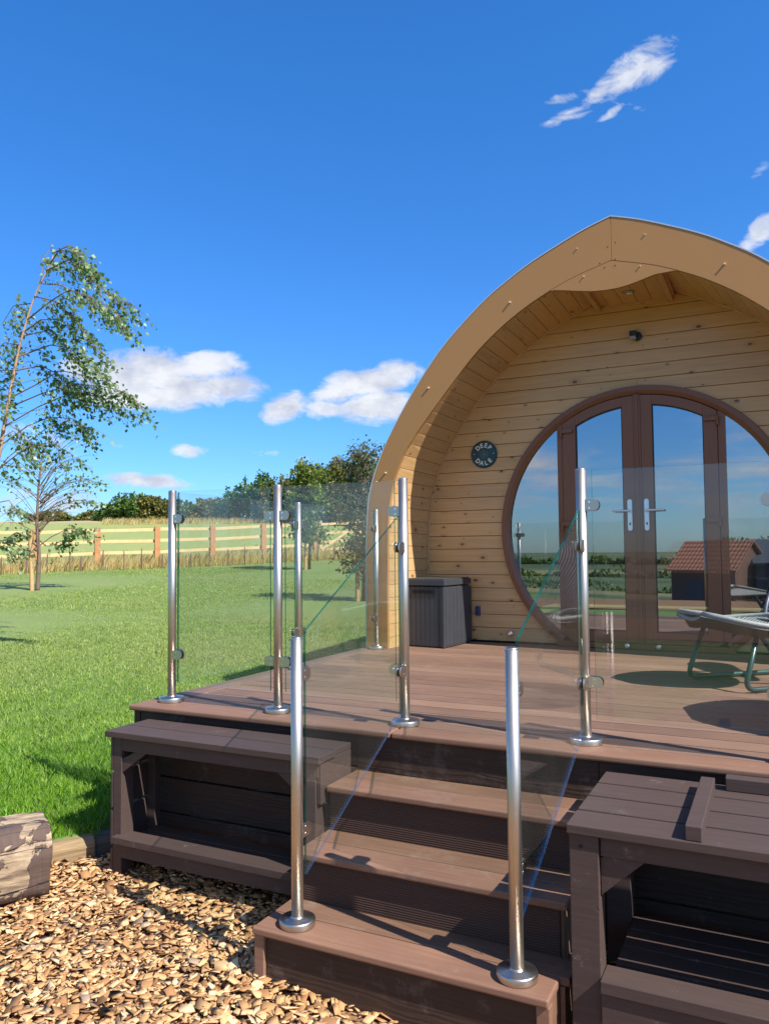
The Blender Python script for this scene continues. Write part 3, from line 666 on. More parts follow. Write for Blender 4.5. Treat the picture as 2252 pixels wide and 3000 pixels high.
def bench_right():
    t = thing('storage_bench', 'large dark brown slatted bench with a batten across its top, right of the steps', 'bench', (2.245, -.79, -.735), 0, 'brown painted benches beside the steps')
    Z = .735; X, Y = -2.245, .79; L = 3.75
    def P(name, boxes, bev=.003):
        b = MB()
        for q in boxes: b.box(q[0]+X, q[1]+X, q[2]+Y, q[3]+Y, q[4]+Z, q[5]+Z)
        return b.build(name, M['paint'], t, bev)
    P('seat', [(2.245, L, -.79+k*.1585, -.79+k*.1585+.1455, -.083, -.055) for k in range(4)])
    P('front_rail', [(2.3405, 3.66, -.768, -.738, -.144, -.0835)]); P('back_rail', [(2.33, 3.66, -.2, -.17, -.144, -.0835)])
    for x0 in (2.250, 3.66):
        P('leg', [(x0, x0+.088, -.778, -.700, -.735, -.084)]); P('leg', [(x0, x0+.088, -.24, -.168, -.735, -.084)])
    P('lower_rail', [(2.3395, 3.66, -.805, -.70, -.527, -.490), (2.3395, 3.65, -.795, -.765, -.62, -.5275)])
    P('shelf_floor', [(2.3395, 3.655, -.690+k*.128, -.690+k*.128+.118, -.575, -.550) for k in range(4)])
    P('batten', [(2.583, 2.628, -.785, -.25, -.0545, -.012)]); P('batten', [(2.66, 3.6, -.245, -.19, -.0545, -.010)])
    b = MB(); b.prism([(2.3395+X, -.762+Y, -.262+Z), (2.3395+X, -.762+Y, -.150+Z), (2.352+X, -.762+Y, -.1445+Z), (2.468+X, -.762+Y, -.1445+Z)], (0, .024, 0)); b.build('corner_brace', M['paint'], t, .002)
    for z in (-.12, -.69):
        s = MB(); s.prism([(2.285+.006*math.cos(a)+X, -.7785+Y, z+.006*math.sin(a)+Z) for a in np.linspace(0, 2*math.pi, 11)[:-1]], (0, -.0015, 0)); s.build('screw_head', M['hole'], t)
bench_right()

# ------------------------------------------------------------------ pod
YA, YW, CXF, CXW = 2.40, 3.10, 1.858, 1.902
OUT = [(-.113, -.02), (-.113, .40), (-.110, .80), (-.100, 1.02), (-.081, 1.213), (-.023, 1.411), (.067, 1.615), (.201, 1.845), (.377, 2.105), (.59, 2.368), (.897, 2.648), (1.12, 2.80), (1.286, 2.895), (1.48, 2.985), (1.652, 3.058), (1.76, 3.095), (CXF, 3.125)]
INN = [(.070, -.02), (.070, .40), (.074, .656), (.080, .934), (.098, 1.15), (.136, 1.323), (.216, 1.52), (.300, 1.645), (.375, 1.745), (.584, 1.993), (.791, 2.225), (.93, 2.355), (1.089, 2.478), (1.26, 2.585), (1.438, 2.673), (1.60, 2.738), (CXF, 2.812)]
BCK = [(.118, -.02), (.118, .40), (.122, .656), (.128, .934), (.150, 1.15), (.186, 1.323), (.262, 1.53), (.34, 1.665), (.405, 1.77), (.60, 2.035), (.80, 2.250), (.94, 2.370), (1.10, 2.480), (1.26, 2.580), (1.44, 2.668), (1.60, 2.735), (CXW, 2.81)]
def smooth_curve(P, n):
    "Catmull-Rom through P, resampled evenly by arc length"
    P = np.array(P, float); Q = []
    for i in range(len(P)-1):
        p0, p1, p2, p3 = P[max(i-1, 0)], P[i], P[i+1], P[min(i+2, len(P)-1)]
        for s in np.linspace(0, 1, 12, endpoint=False):
            Q.append(.5*((2*p1)+(-p0+p2)*s+(2*p0-5*p1+4*p2-p3)*s*s+(-p0+3*p1-3*p2+p3)*s**3))
    Q.append(P[-1]); Q = np.array(Q); L = np.r_[0, np.cumsum(np.hypot(*np.diff(Q, axis=0).T))]
    s = np.linspace(0, L[-1], n); return np.stack([np.interp(s, L, Q[:, 0]), np.interp(s, L, Q[:, 1])], 1)
def mirror(C, c): D = np.array(C).copy(); D[:, 0] = 2*c-D[:, 0]; return D
def xwall(z, side):
    "x of the lining where it meets the back wall"
    C = smooth_curve(BCK, 200); x = float(np.interp(z, C[:, 1], C[:, 0])); return x if side < 0 else 2*CXW-x
DC = (1.906, .933); RO, RI = 1.110, 1.035
def arc(R): return lambda x: DC[1]+math.sqrt(max(R*R-(x-DC[0])**2, 0))
def arclo(R): return lambda x: DC[1]-math.sqrt(max(R*R-(x-DC[0])**2, 0))
def pod():
    t = thing('glamping_pod', 'arched timber glamping pod with a tan arch and round glazed door', 'glamping pod', (CXF, YA, 0))
    OFF = (-CXF, -YA, 0)
    def B(mb, name, m, par=t, **k):
        mb.v = [(p[0]+OFF[0], p[1]+OFF[1], p[2]) for p in mb.v]
        return mb.build(name, m, par, **k)
    # arch boards (two halves meeting at the apex), edge flashing
    So, Si = smooth_curve(OUT, 60), smooth_curve(INN, 60)
    for sgn in (-1, 1):
        o_, i_ = (So, Si) if sgn < 0 else (mirror(So, CXF), mirror(Si, CXF)); e = -.0012*sgn
        b = MB(); vs = []
        o2, i2 = o_.copy(), i_.copy(); o2[-1, 0] -= -sgn*.0012; i2[-1, 0] -= -sgn*.0012
        for a, c in zip(o2, i2): vs += [(a[0], YA, a[1]), (c[0], YA, c[1]), (a[0], YA+.03, a[1]), (c[0], YA+.03, c[1])]
        n = len(o2); fs = [(0, 1, 3, 2)]+[(4*n-4, 4*n-3, 4*n-1, 4*n-2)]
        for i in range(n-1):
            a, c = 4*i, 4*i+4; fs += [(a, c, c+1, a+1), (a+2, a+3, c+3, c+2), (a, a+2, c+2, c), (a+1, c+1, c+3, a+3)]
        b.add(vs, fs); B(b, 'arch_fascia', M['fascia'], bevel=.0015)
    lo_pts = [(1.300, 2.607), (1.438, 2.664), (1.52, 2.650), (1.608, 2.632), (1.72, 2.612), (1.817, 2.606), (1.90, 2.608), (1.986, 2.621), (2.08, 2.645), (2.152, 2.664), (2.281, 2.667), (2.4, 2.612)]
    Zi = smooth_curve(INN, 200); zi = lambda x: float(np.interp(x if x < CXF else 2*CXF-x, Zi[:, 0], Zi[:, 1]))
    lox, loz = zip(*lo_pts); lo = lambda x: min(float(np.interp(x, lox, loz)), zi(x)-.003)
    b = MB(); b.strip(1.425, 2.290, lo, lambda x: zi(x)-.0022, YA+.001, YA+.028, 40); B(b, 'arch_drop_plate', M['fascia'])
    full = np.vstack([So, mirror(So, CXF)[::-1][1:]])
    nrm = np.gradient(full, axis=0); nrm = np.stack([-nrm[:, 1], nrm[:, 0]], 1); nrm /= np.linalg.norm(nrm, axis=1)[:, None]
    rim = full+nrm*.010
    def shell(inner, outer, y0, y1, name, m):
        b = MB(); vs = []
        for a, c in zip(outer, inner): vs += [(a[0], y0, a[1]), (c[0], y0, c[1]), (a[0], y1, a[1]), (c[0], y1, c[1])]
        n = len(inner); fs = [(0, 1, 3, 2), (4*n-4, 4*n-2, 4*n-1, 4*n-3)]
        for i in range(n-1):
            a, c = 4*i, 4*i+4; fs += [(a, c, c+1, a+1), (a+2, a+3, c+3, c+2), (a, a+2, c+2, c), (a+1, c+1, c+3, a+3)]
        b.add(vs, fs); return B(b, name, m)
    shell(full+nrm*.001, rim, YA-.003, YA+.06, 'edge_flashing', M['flash'])
    shell(full-nrm*.03, full-nrm*.002, YA+.061, 8.2, 'roof', M['roof'])
    b = MB(); b.add([(p[0], 8.2, p[1]) for p in full], [tuple(range(len(full)))]); B(b, 'rear_wall', M['roof'])
    # pine lining boards from the arch back to the wall
    C1, C2 = smooth_curve(INN, 400), smooth_curve(BCK, 400); k1 = np.argmin(abs(C1[:, 0]-1.615)); k2 = np.argmin(abs(C2[:, 0]-1.615))
    C1, C2 = smooth_curve(C1[:k1+1:6], 34), smooth_curve(C2[:k2+1:6], 34)
    for sgn in (-1, 1):
        lin = MB(); bk = MB()
        a_, b_ = (C1, C2) if sgn < 0 else (mirror(C1, CXF), mirror(C2, CXW))
        for i in range(len(a_)-1):
            g = .012; p, q, r, s = a_[i]*(1-g)+a_[i+1]*g, a_[i+1]*(1-g)+a_[i]*g, b_[i]*(1-g)+b_[i+1]*g, b_[i+1]*(1-g)+b_[i]*g
            d = q-p; nn = np.array([-d[1], d[0]])*(-sgn)/np.linalg.norm(d)*-1; nn = nn if (nn[0]*(1.88-p[0]) < 0 or nn[1] > .3) else -nn
            pts = [(p[0], YA+.032, p[1]), (q[0], YA+.032, q[1]), (s[0], YW-.001, s[1]), (r[0], YW-.001, r[1])]
            lin.prism(pts, (nn[0]*.014, 0, nn[1]*.014))
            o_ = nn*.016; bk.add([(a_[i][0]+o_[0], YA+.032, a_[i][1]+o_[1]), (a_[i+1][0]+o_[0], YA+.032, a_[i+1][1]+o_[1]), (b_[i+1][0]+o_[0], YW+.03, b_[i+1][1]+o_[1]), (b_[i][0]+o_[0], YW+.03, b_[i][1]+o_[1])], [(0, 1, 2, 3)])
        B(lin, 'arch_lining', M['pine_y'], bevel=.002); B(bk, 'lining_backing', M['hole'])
    ce = MB(); x = 1.60
    while x < 2.19: ce.box(x+.001, min(x+.107, 2.205), YA+.032, YW-.001, 2.702, 2.716); x += .109
    B(ce, 'flat_ceiling', M['pine_y'], bevel=.002)
    for xb in (1.615, 2.155):
        b = MB(); b.box(xb, xb+.036, YA+.033, YW-.002, 2.664, 2.7015); B(b, 'ceiling_beam', M['pine_y'], bevel=.003)
    # bead where lining meets wall
    for sgn in (-1, 1):
        be = MB(); C = C2 if sgn < 0 else mirror(C2, CXW); be.tube([(p[0]-sgn*.006, YW-.008, p[1]) for p in C], .007, 6)
        B(be, 'edge_bead', M['pine'], smooth=True)
    # back wall of horizontal boards, cut round the door
    wl = MB(); z = .018; hp = .1095
    Rc = RO-.03
    while z < 2.80:
        z1 = min(z+hp-.0035, 2.80)
        xl0, xl1, xr0, xr1 = xwall(z, -1)+.002, xwall(z1, -1)+.002, xwall(z, 1)-.002, xwall(z1, 1)-.002
        def cx(zz):
            d = zz-DC[1]; return math.sqrt(Rc*Rc-d*d) if abs(d) < Rc else 0
        zs = np.linspace(z, z1, 8); cut = [(cx(q), q) for q in zs]
        if max(c_[0] for c_ in cut) == 0: wl.prism([(xl0, YW, z), (xr0, YW, z), (xr1, YW, z1), (xl1, YW, z1)], (0, .018, 0))
        else:
            wl.prism([(xl0, YW, z)]+[(DC[0]-c_, YW, q) for c_, q in cut]+[(xl1, YW, z1)], (0, .018, 0))
            wl.prism([(xr1, YW, z1)]+[(DC[0]+c_, YW, q) for c_, q in cut[::-1]]+[(xr0, YW, z)], (0, .018, 0))
        z += hp
    B(wl, 'back_wall', M['pine'], bevel=.003)
    n = 48; ang = np.linspace(0, 2*math.pi, n+1); inr = [(DC[0]+Rc*math.cos(a), YW+.019, DC[1]+Rc*math.sin(a)) for a in ang[:-1]]
    outr = [(DC[0]+1.72*math.cos(a), YW+.019, min(max(DC[1]+2.2*math.sin(a), -.02), 2.80)) for a in ang[:-1]]
    b = MB(); b.add(inr+outr, [(i, (i+1) % n, n+(i+1) % n, n+i) for i in range(n)]); B(b, 'wall_backing', M['hole'])
    # round door frame, side lights, pair of doors
    fr = bpy.data.objects.new('door_frame', None)
    a0 = math.asin((.02-DC[1])/RO); aa = np.linspace(a0, math.pi-a0, 110)
    ring = MB(); vs = []
    for a in aa:
        c, s = math.cos(a), math.sin(a)
        vs += [(DC[0]+RO*c, YW-.004, DC[1]+RO*s), (DC[0]+(RO-.008)*c, YW-.036, DC[1]+(RO-.008)*s), (DC[0]+(RO-.045)*c, YW-.040, DC[1]+(RO-.045)*s), (DC[0]+(RI+.012)*c, YW-.028, DC[1]+(RI+.012)*s), (DC[0]+RI*c, YW-.020, DC[1]+RI*s), (DC[0]+RI*c, YW+.04, DC[1]+RI*s), (DC[0]+RO*c, YW+.04, DC[1]+RO*s)]
    fs = [(i*7+j, i*7+(j+1) % 7, (i+1)*7+(j+1) % 7, (i+1)*7+j) for i in range(len(aa)-1) for j in range(7)]
    ring.add(vs, fs); frame = B(ring, 'door_frame', M['upvc'], smooth=False)
    sill = MB(); sill.box(1.255, 2.557, YW-.045, YW+.04, .004, .045); B(sill, 'door_sill', M['upvc'], bevel=.003)
    for x0, x1 in ((1.278, 1.320), (2.476, 2.530)):
        b = MB(); b.strip(x0, x1, lambda x: max(.046, arclo(RI)(x)), arc(RI-.0005), YW-.022, YW+.03, 4); B(b, 'door_jamb', M['upvc'], bevel=.002)
    def pane(x0, x1, lo, hi, y, par, name='glass_pane', nn=24):
        b = MB(); xs = np.linspace(x0, x1, nn+1); vs = []
        for x in xs: vs += [(x, y, lo(x)), (x, y, hi(x))]
        b.add(vs, [(2*i, 2*i+1, 2*i+3, 2*i+2) for i in range(nn)]); return b
    for x0, x1 in ((DC[0]-RI+.004, 1.279), (2.529, DC[0]+RI-.004)):
        b = pane(x0, x1, lambda x: max(.046, arclo(RI)(x)), arc(RI), YW+.006, None); g = B(b, 'side_light', M['pane'])
    for k, (x0, gx0, gx1, x1) in enumerate(((1.3225, 1.428, 1.791, 1.876), (1.9295, 2.014, 2.378, 2.4735))):
        leaf = MB(); zb = lambda x: max(.048, arclo(RI-.004)(x)); ya, yb = YW-.030, YW+.025
        leaf.strip(x0, gx0, zb, arc(RI-.006), ya, yb, 6); leaf.strip(gx1, x1, zb, arc(RI-.006), ya, yb, 6)
        leaf.strip(gx0+.0003, gx1-.0003, arc(.956), arc(RI-.006), ya+.0005, yb-.0005, 14); leaf.strip(gx0+.0003, gx1-.0003, lambda x: .048, lambda x: .135, ya+.0005, yb-.0005, 2)
        lf = B(leaf, 'door_leaf', M['upvc'], bevel=.002)
        b = pane(gx0-.002, gx1+.002, lambda x: .133, arc(.958), YW-.004, None); B(b, 'glass_pane', M['pane'], lf)
        se = MB(); se.strip(gx0+.001, gx0+.006, lambda x: .135, arc(.955), YW-.024, YW-.003, 1); se.strip(gx1-.006, gx1-.001, lambda x: .135, arc(.955), YW-.024, YW-.003, 1)
        se.strip(gx0+.006, gx1-.006, arc(.950), arc(.9555), YW-.024, YW-.003, 14); se.strip(gx0+.006, gx1-.006, lambda x: .1355, lambda x: .141, YW-.024, YW-.003, 1)
        B(se, 'glazing_seal', M['seal'], lf)
        hx = 1.8365 if k == 0 else 1.961; s = -1 if k == 0 else 1
        hp_ = MB(); w2 = .017
        pts = [(hx+w2*math.cos(a), ya-.001, 1.138+w2*math.sin(a)) for a in np.linspace(0, math.pi, 9)]+[(hx+w2*math.cos(a), ya-.001, .928+w2*math.sin(a)) for a in np.linspace(math.pi, 2*math.pi, 9)]
        hp_.prism(pts, (0, -.009, 0)); hp_.tube([(hx, ya-.010, 1.065), (hx, ya-.045, 1.065)], .0085, 10)
        hp_.tube([(hx-s*.006, ya-.045, 1.065), (hx+s*.05, ya-.047, 1.0655), (hx+s*.128, ya-.043, 1.066)], [.0095, .0085, .0080], 10)
        B(hp_, 'handle', M['white_metal'], lf, smooth=False)
        kk = MB(); kk.prism([(hx+.006*math.cos(a), ya-.0101, .965+.012*math.sin(a)) for a in np.linspace(0, 2*math.pi, 13)[:-1]], (0, -.001, 0)); B(kk, 'keyhole', M['hole'], lf)
    mu = MB(); mu.strip(1.8765, 1.929, lambda x: .047, arc(RI-.001), YW-.034, YW-.0305, 2); mu.strip(1.8775, 1.9285, lambda x: .047, arc(RI-.001), YW-.030, YW+.02, 2)
    mu.strip(1.893, 1.912, lambda x: .047, arc(RI-.001), YW-.043, YW-.0342, 2); B(mu, 'centre_mullion', M['upvc'], bevel=.003)
    for (hx, hz, s) in ((1.322, 1.722, 1), (1.322, .975, 1), (1.322, .24, 1), (2.468, 1.735, -1), (2.468, .982, -1), (2.468, .24, -1)):
        b = MB(); b.box(min(hx, hx+s*.085), max(hx, hx+s*.085), YW-.052, YW-.031, hz-.017, hz+.017); b.tube([(hx-s*.008, YW-.046, hz-.055), (hx-s*.008, YW-.046, hz+.022)], .011, 12)
        B(b, 'hinge', M['upvc'], bevel=.003)
    # dark room behind the glass
    rm = MB(); rm.box(.45, 3.36, YW+.35, 6.9, -.01, 2.3); 
    rm = MB(); rm.add([(.3, YW+.05, .0), (3.5, YW+.05, .0), (3.5, 7.5, .0), (.3, 7.5, .0)], [(0, 1, 2, 3)]); B(rm, 'interior_floor', M['sleeper_dark'])
    # screws of the fascia
    z1 = (1050, 600, .7241)
    for (a, c) in ((883, 177), (1158, 120), (612, 395), (283, 741), (110, 1085), (1480, 240), (910, 290), (1138, 248)):
        P = on_axis(z1[0]+a*z1[2], z1[1]+c*z1[2], 1, YA); big = .007 if (a, c) in ((612, 395), (283, 741), (110, 1085), (1480, 240)) else .0045
        pg = MB(); pg.tube([(P[0], YA+.002, P[2]), (P[0], YA-(.014 if big > .006 else .007), P[2])], big, 10)
        B(pg, 'screw_cap', M['peg'])
    for (a, c) in ((1038, 152), (1007, 170), (975, 236), (1037, 220), (995, 253), (1037, 245)):
        P = on_axis(z1[0]+a*z1[2], z1[1]+c*z1[2], 1, YA)
        hl = MB(); hl.prism([(P[0]+.004*math.cos(q), YA-.0012, P[2]+.004*math.sin(q)) for q in np.linspace(0, 2*math.pi, 9)[:-1]], (0, .0010, 0))
        B(hl, 'screw_hole', M['hole'])
    dl = MB().lathe([(.045, 0), (.045, -.004), (.034, -.006), (.030, .004)], 24, (1.905, 2.82, 2.7005)); B(dl, 'downlight_rim', M['steel_disc'])
    dl = MB().lathe([(.029, 0), (.02, -.004), (.004, -.005)], 20, (1.905, 2.82, 2.7008)); B(dl, 'downlight_lens', M['flash'])
pod()

def sign():
    t = thing('name_sign', 'round dark green DEEP DALE plaque on the pine wall', 'sign', (.652, YW-.001, 1.582))
    m, n, p, o = mat('green_enamel'); v = n.obj(); r = n.noise(v, 22, 5, .6); n.link(n.mix(r, (.004, .022, .018), (.012, .055, .045)), p.inputs['Base Color']); p.inputs['Roughness'].default_value = .25
    white = simple('cream_lettering', (.74, .73, .66), .5, bump=0)
    def disc(r, y0, y1, k=48): return MB().prism([(r*math.cos(a), y0, r*math.sin(a)) for a in np.linspace(0, 2*math.pi, k+1)[:-1]], (0, y1-y0, 0))
    disc(.116, 0, -.012).build('disc', m, t, .002)
    rg = MB(); n_ = 56
    def ring(mb, R, w_, y, hgt):
        vs = []
        for j in range(n_):
            a = 2*math.pi*j/n_; c, s = math.cos(a), math.sin(a)
            vs += [((R-w_/2)*c, y, (R-w_/2)*s), (R*c, y-hgt, R*s), ((R+w_/2)*c, y, (R+w_/2)*s)]
        mb.add(vs, [q for j in range(n_) for q in ((3*j, 3*((j+1) % n_), 3*((j+1) % n_)+1, 3*j+1), (3*j+1, 3*((j+1) % n_)+1, 3*((j+1) % n_)+2, 3*j+2))])
    ring(rg, .110, .010, -.0122, .004); rg.build('raised_rim', m, t, smooth=True)
    lr = MB()
    for R in (.016, .026, .036): ring(lr, R, .0022, -.0124, .0008)
    lr.build('ring_motif', simple('grey_green_ring', (.16, .26, .23), .5, bump=0), t)
    cd_ = MB().prism([(.004*math.cos(a), -.0123, .004*math.sin(a)) for a in np.linspace(0, 2*math.pi, 13)[:-1]], (0, -.003, 0)); cd_.build('centre_stud', white, t)
    for x in (-.085, .085): sc_ = MB(); sc_.prism([(x+.004*math.cos(a), -.0123, .004+.004*math.sin(a)) for a in np.linspace(0, 2*math.pi, 11)[:-1]], (0, -.002, 0)); sc_.build('fixing_screw', white, t)
    def word(txt, top):
        V, Fs = [], []
        for i, ch in enumerate(txt):
            c = bpy.data.curves.new('letter', 'FONT'); c.body = ch; c.size = .052; c.extrude = .0012; c.offset = .0014; c.align_x = 'CENTER'; c.resolution_u = 3
            o = bpy.data.objects.new('letter', c); COL.objects.link(o); bpy.context.view_layer.update()
            me = bpy.data.meshes.new_from_object(o.evaluated_get(bpy.context.evaluated_depsgraph_get()))
            bpy.data.objects.remove(o); bpy.data.curves.remove(c)
            off = (i-(len(txt)-1)/2)
            if top: th = -off*rad(29); base = .058
            else: th = off*rad(29); base = .094
            k = len(V)
            for vv in me.vertices:
                lx, ly, lz = vv.co
                if top: px, pz = lx, base+ly
                else: px, pz = lx, -base+ly
                X = px*math.cos(th)-pz*math.sin(th); Zz = px*math.sin(th)+pz*math.cos(th)
                V.append((X, -.0138-lz, Zz))
            Fs += [tuple(k+q for q in p_.vertices) for p_ in me.polygons]; bpy.data.meshes.remove(me)
        b = MB(); b.add(V, Fs); b.build('lettering', white, t)
    word('DEEP', True); word('DALE', False)
sign()
def sensor():
    t = thing('motion_sensor', 'small black motion sensor on the wall above the round door', 'sensor', (1.922, YW, 2.425))
    b = MB(); b.prism([(.034*math.cos(a), -.002, .034*math.sin(a)) for a in np.linspace(0, 2*math.pi, 25)[:-1]], (0, -.028, 0)); b.build('mount', M['black'], t, .003)
    b = MB(); b.box(-.052, .004, -.085, -.031, -.006, .034); b.build('head', M['black'], t, .008)
    b = MB(); b.box(-.050, -.002, -.088, -.04, -.034, -.0065); b.build('lens', simple('grey_lens', (.30, .32, .34), .25, bump=0), t, .008)
sensor()
for (x, lab) in ((.862, 'chrome door stop on the wall left of the round door'), (1.798, 'chrome door stop below the round door, left one'), (2.029, 'chrome door stop below the round door, right one')):
    o = MB(); o.tube([(0, 0, 0), (0, -.018, 0)], .009, 12); o.tube([(0, -.018, 0), (0, -.024, 0), (0, -.042, 0), (0, -.048, 0)], [.012, .021, .021, .014], 20)
    ob = o.build('door_stop', M['chrome'], smooth=False); ob.location = (x, YW-.002 if x < 1 else YW-.046, .085 if x < 1 else .030); tag(ob, lab, 'door stop', 'chrome door stops')

def box():
    t = thing('storage_box', 'dark grey resin storage box in the left corner under the arch', 'storage box', (.13, 2.60, 0), rad(-6))
    Wx, Dy, H = .355, .46, .545
    b = MB(); x = .012
    while x < Wx-.02:
        b.box(x, min(x+.040, Wx-.012), .006, .02, .012, H-.065); x += .0425
    b.build('front_boards', M['resin'], t, .002)
    b = MB(); b.box(.0, Wx, .012, Dy, .004, H-.058); b.build('body', M['resin'], t, .006)
    b = MB(); y = .03
    while y < Dy-.03: b.box(Wx-.002, Wx+.004, y, y+.062, .02, H-.07); y += .0655
    b.build('side_boards', M['resin'], t, .002)
    b = MB(); b.box(-.012, Wx+.012, -.008, Dy+.006, H-.052, H-.004); b.box(.0, Wx, .004, Dy-.006, H-.0045, H+.004); b.build('lid', M['resin'], t, .008, seg=3)
    b = MB(); b.box(.07, Wx-.10, .0005, .008, H-.115, H-.090); b.build('handle_slot', M['hole'], t)
    b = MB(); b.box(.0, .02, -.001, .02, .004, H-.056); b.box(Wx-.02, Wx+.002, -.001, .02, .004, H-.056); b.build('corner_post', M['resin'], t, .004)
    s = MB(); s.box(0, .045, -.022, 0, -.04, .04); o = s.build('outdoor_socket', simple('blue_grey_plastic', (.035, .05, .12), .35, bump=0), None, .008); o.location = (.555, YW-.001, .262); tag(o, 'small blue socket cover on the wall beside the storage box', 'socket')
box()

# ------------------------------------------------------------------ woven chairs
def woven(name, a, c, fx, fy, w_=.0):
    m, t, p, o = mat(name); uv = t.new('ShaderNodeTexCoord').outputs['UV']; sp = t.new('ShaderNodeSeparateXYZ'); t.link(uv, sp.inputs[0])
    su = t.math('SINE', t.math('MULTIPLY', sp.outputs[0], fx)); sv = t.math('SINE', t.math('MULTIPLY', sp.outputs[1], fy))
    f = t.math('MULTIPLY_ADD', t.math('MULTIPLY', su, sv), .5, .5); t.link(t.ramp(f, [(.38, a), (.62, c)]), p.inputs['Base Color']); p.inputs['Roughness'].default_value = .4
    t.link(t.bump(f, .9, .008), p.inputs['Normal']); return m
def surf(fn, nu, nv, th):
    mi = []
    "thickened parametric surface with UVs"
    us = np.linspace(0, 1, nu+1); vs_ = np.linspace(0, 1, nv+1)
    P = np.array([[fn(u, v) for v in vs_] for u in us]); du = np.gradient(P, axis=0); dv = np.gradient(P, axis=1); N = np.cross(du, dv); N /= np.linalg.norm(N, axis=2)[..., None]+1e-9
    A = P.reshape(-1, 3); Bq = (P-N*th).reshape(-1, 3); k = len(A); f = []; uvv = []
    idx = lambda i, j: i*(nv+1)+j
    for i in range(nu):
        for j in range(nv):
            q = (idx(i, j), idx(i+1, j), idx(i+1, j+1), idx(i, j+1)); f.append(q); f.append(tuple(k+x for x in q[::-1])); mi += [0, 1]
    for i in range(nu):
        for j in (0, nv): q = (idx(i, j), idx(i+1, j), k+idx(i+1, j), k+idx(i, j)); f.append(q)
    for j in range(nv):
        for i in (0, nu): q = (idx(i, j), idx(i, j+1), k+idx(i, j+1), k+idx(i, j)); f.append(q)
    me = bpy.data.meshes.new('woven'); me.from_pydata([tuple(x) for x in np.vstack([A, Bq])], [], f); uvl = me.uv_layers.new(name='UVMap'); me.polygons.foreach_set('material_index', mi+[0]*(len(f)-len(mi)))
    for lp in me.loops:
        vi = lp.vertex_index % k; uvl.data[lp.index].uv = ((vi//(nv+1))/nu, (vi % (nv+1))/nv)
    return me
def chair(name, label, loc, rz, m_seat, m_tube, m_rim, m_back, L=1.0, Wd=.62):
    t = thing(name, label, 'garden chair', loc, rz, 'woven garden chairs on the deck')
    def seatf(u, v):
        a = math.pi*(.04+.92*u); wd = Wd/2*(math.sin(a)**.55); x = -.50*L+u*L*.62; y = (v-.5)*2*wd
        z = .392-.045*math.sin(math.pi*u)+.025*(abs(v-.5)*2)**2-.04*u
        return (x, y, z)
    def bk(u, v):
        wd = .12+.17*math.sin(math.pi*min(1, .05+.95*u)); y = (v-.5)*2*wd; return (.17+.42*u+.16*u*u-.05*(abs(v-.5)*2)**2, y, .30+.58*u)
    linkmesh('seat', surf(seatf, 26, 20, .022), [m_seat, m_tube], t, smooth=True); linkmesh('backrest', surf(bk, 26, 20, .022), [m_back, m_back], t, smooth=True)
    rim = MB()
    r2 = MB(); r2.tube([bk(u, 0) for u in np.linspace(0, 1, 22)]+[bk(u, 1) for u in np.linspace(1, 0, 22)], .014, 8); r2.build('back_rim', m_back, t, smooth=True)
    for fn in (seatf,): rim.tube([fn(u, 0) for u in np.linspace(0, 1, 22)]+[fn(u, 1) for u in np.linspace(1, 0, 22)]+[fn(0, 0)], .014, 8)
    rim.build('rim', m_rim, t, smooth=True)
    ap = MB(); E = [seatf(u, 0) for u in np.linspace(.62, 0, 16)]+[seatf(u, 1) for u in np.linspace(0, .62, 16)]; n_ = len(E)
    dp = [.085*math.sin(math.pi*(i+.5)/n_)**.6 for i in range(n_)]; vs = []
    for (x, y, z), d in zip(E, dp): vs += [(x, y, z), (x+.05*(d/.085), y*(1-.12*d/.085), z-d), (x+.012, y*.97, z)]
    ap.add(vs, [q for i in range(n_-1) for q in ((3*i, 3*i+3, 3*i+4, 3*i+1), (3*i+1, 3*i+4, 3*i+5, 3*i+2))]); ap.build('front_apron', m_tube, t, smooth=True)
    for s in (-1, 1):
        y = s*.24; lg = MB()
        def bend(pts, n=7):
            out = [np.array(pts[0])]
            for i in range(1, len(pts)-1):
                a, b, c = map(np.array, pts[i-1:i+2]); p = b+(a-b)/np.linalg.norm(a-b)*.07; q = b+(c-b)/np.linalg.norm(c-b)*.07
                out += [(1-w_)**2*p+2*w_*(1-w_)*b+w_*w_*q for w_ in np.linspace(0, 1, n)]
            return out+[np.array(pts[-1])]
        lg.tube(bend([(-.24, y*.9, .34), (-.36, y, .018), (.34, y, .018), (.06, y*.95, .36)]), .0145, 12)
        lg.build('sled_leg', m_tube, t, smooth=True)
    cr = MB(); cr.tube([(-.24, -.22, .335), (-.24, .22, .335)], .012, 10); cr.tube([(.06, -.23, .345), (.06, .23, .345)], .012, 10); cr.build('cross_bar', m_tube, t, smooth=True)
    return t
rope = woven('silver_grey_weave', (.03, .05, .045), (.42, .42, .40), 150, 120)
cord = simple('pale_rope_cord', (.26, .27, .25), .6, var=.5, scale=60, bump=.3)
navy = woven('navy_wicker', (.008, .010, .022), (.075, .085, .14), 170, 140)
chair('woven_chair', 'woven recliner with silver rope seat and green sled legs behind the large glass panel', (2.775, 1.827, 0), rad(42), rope, M['green_tube'], cord, navy)
chair('woven_chair', 'woven recliner past the photo right edge, seen by its rounded shadow on the deck', (3.36, .80, 0), rad(14), rope, M['green_tube'], cord, navy, 1.05, .84)

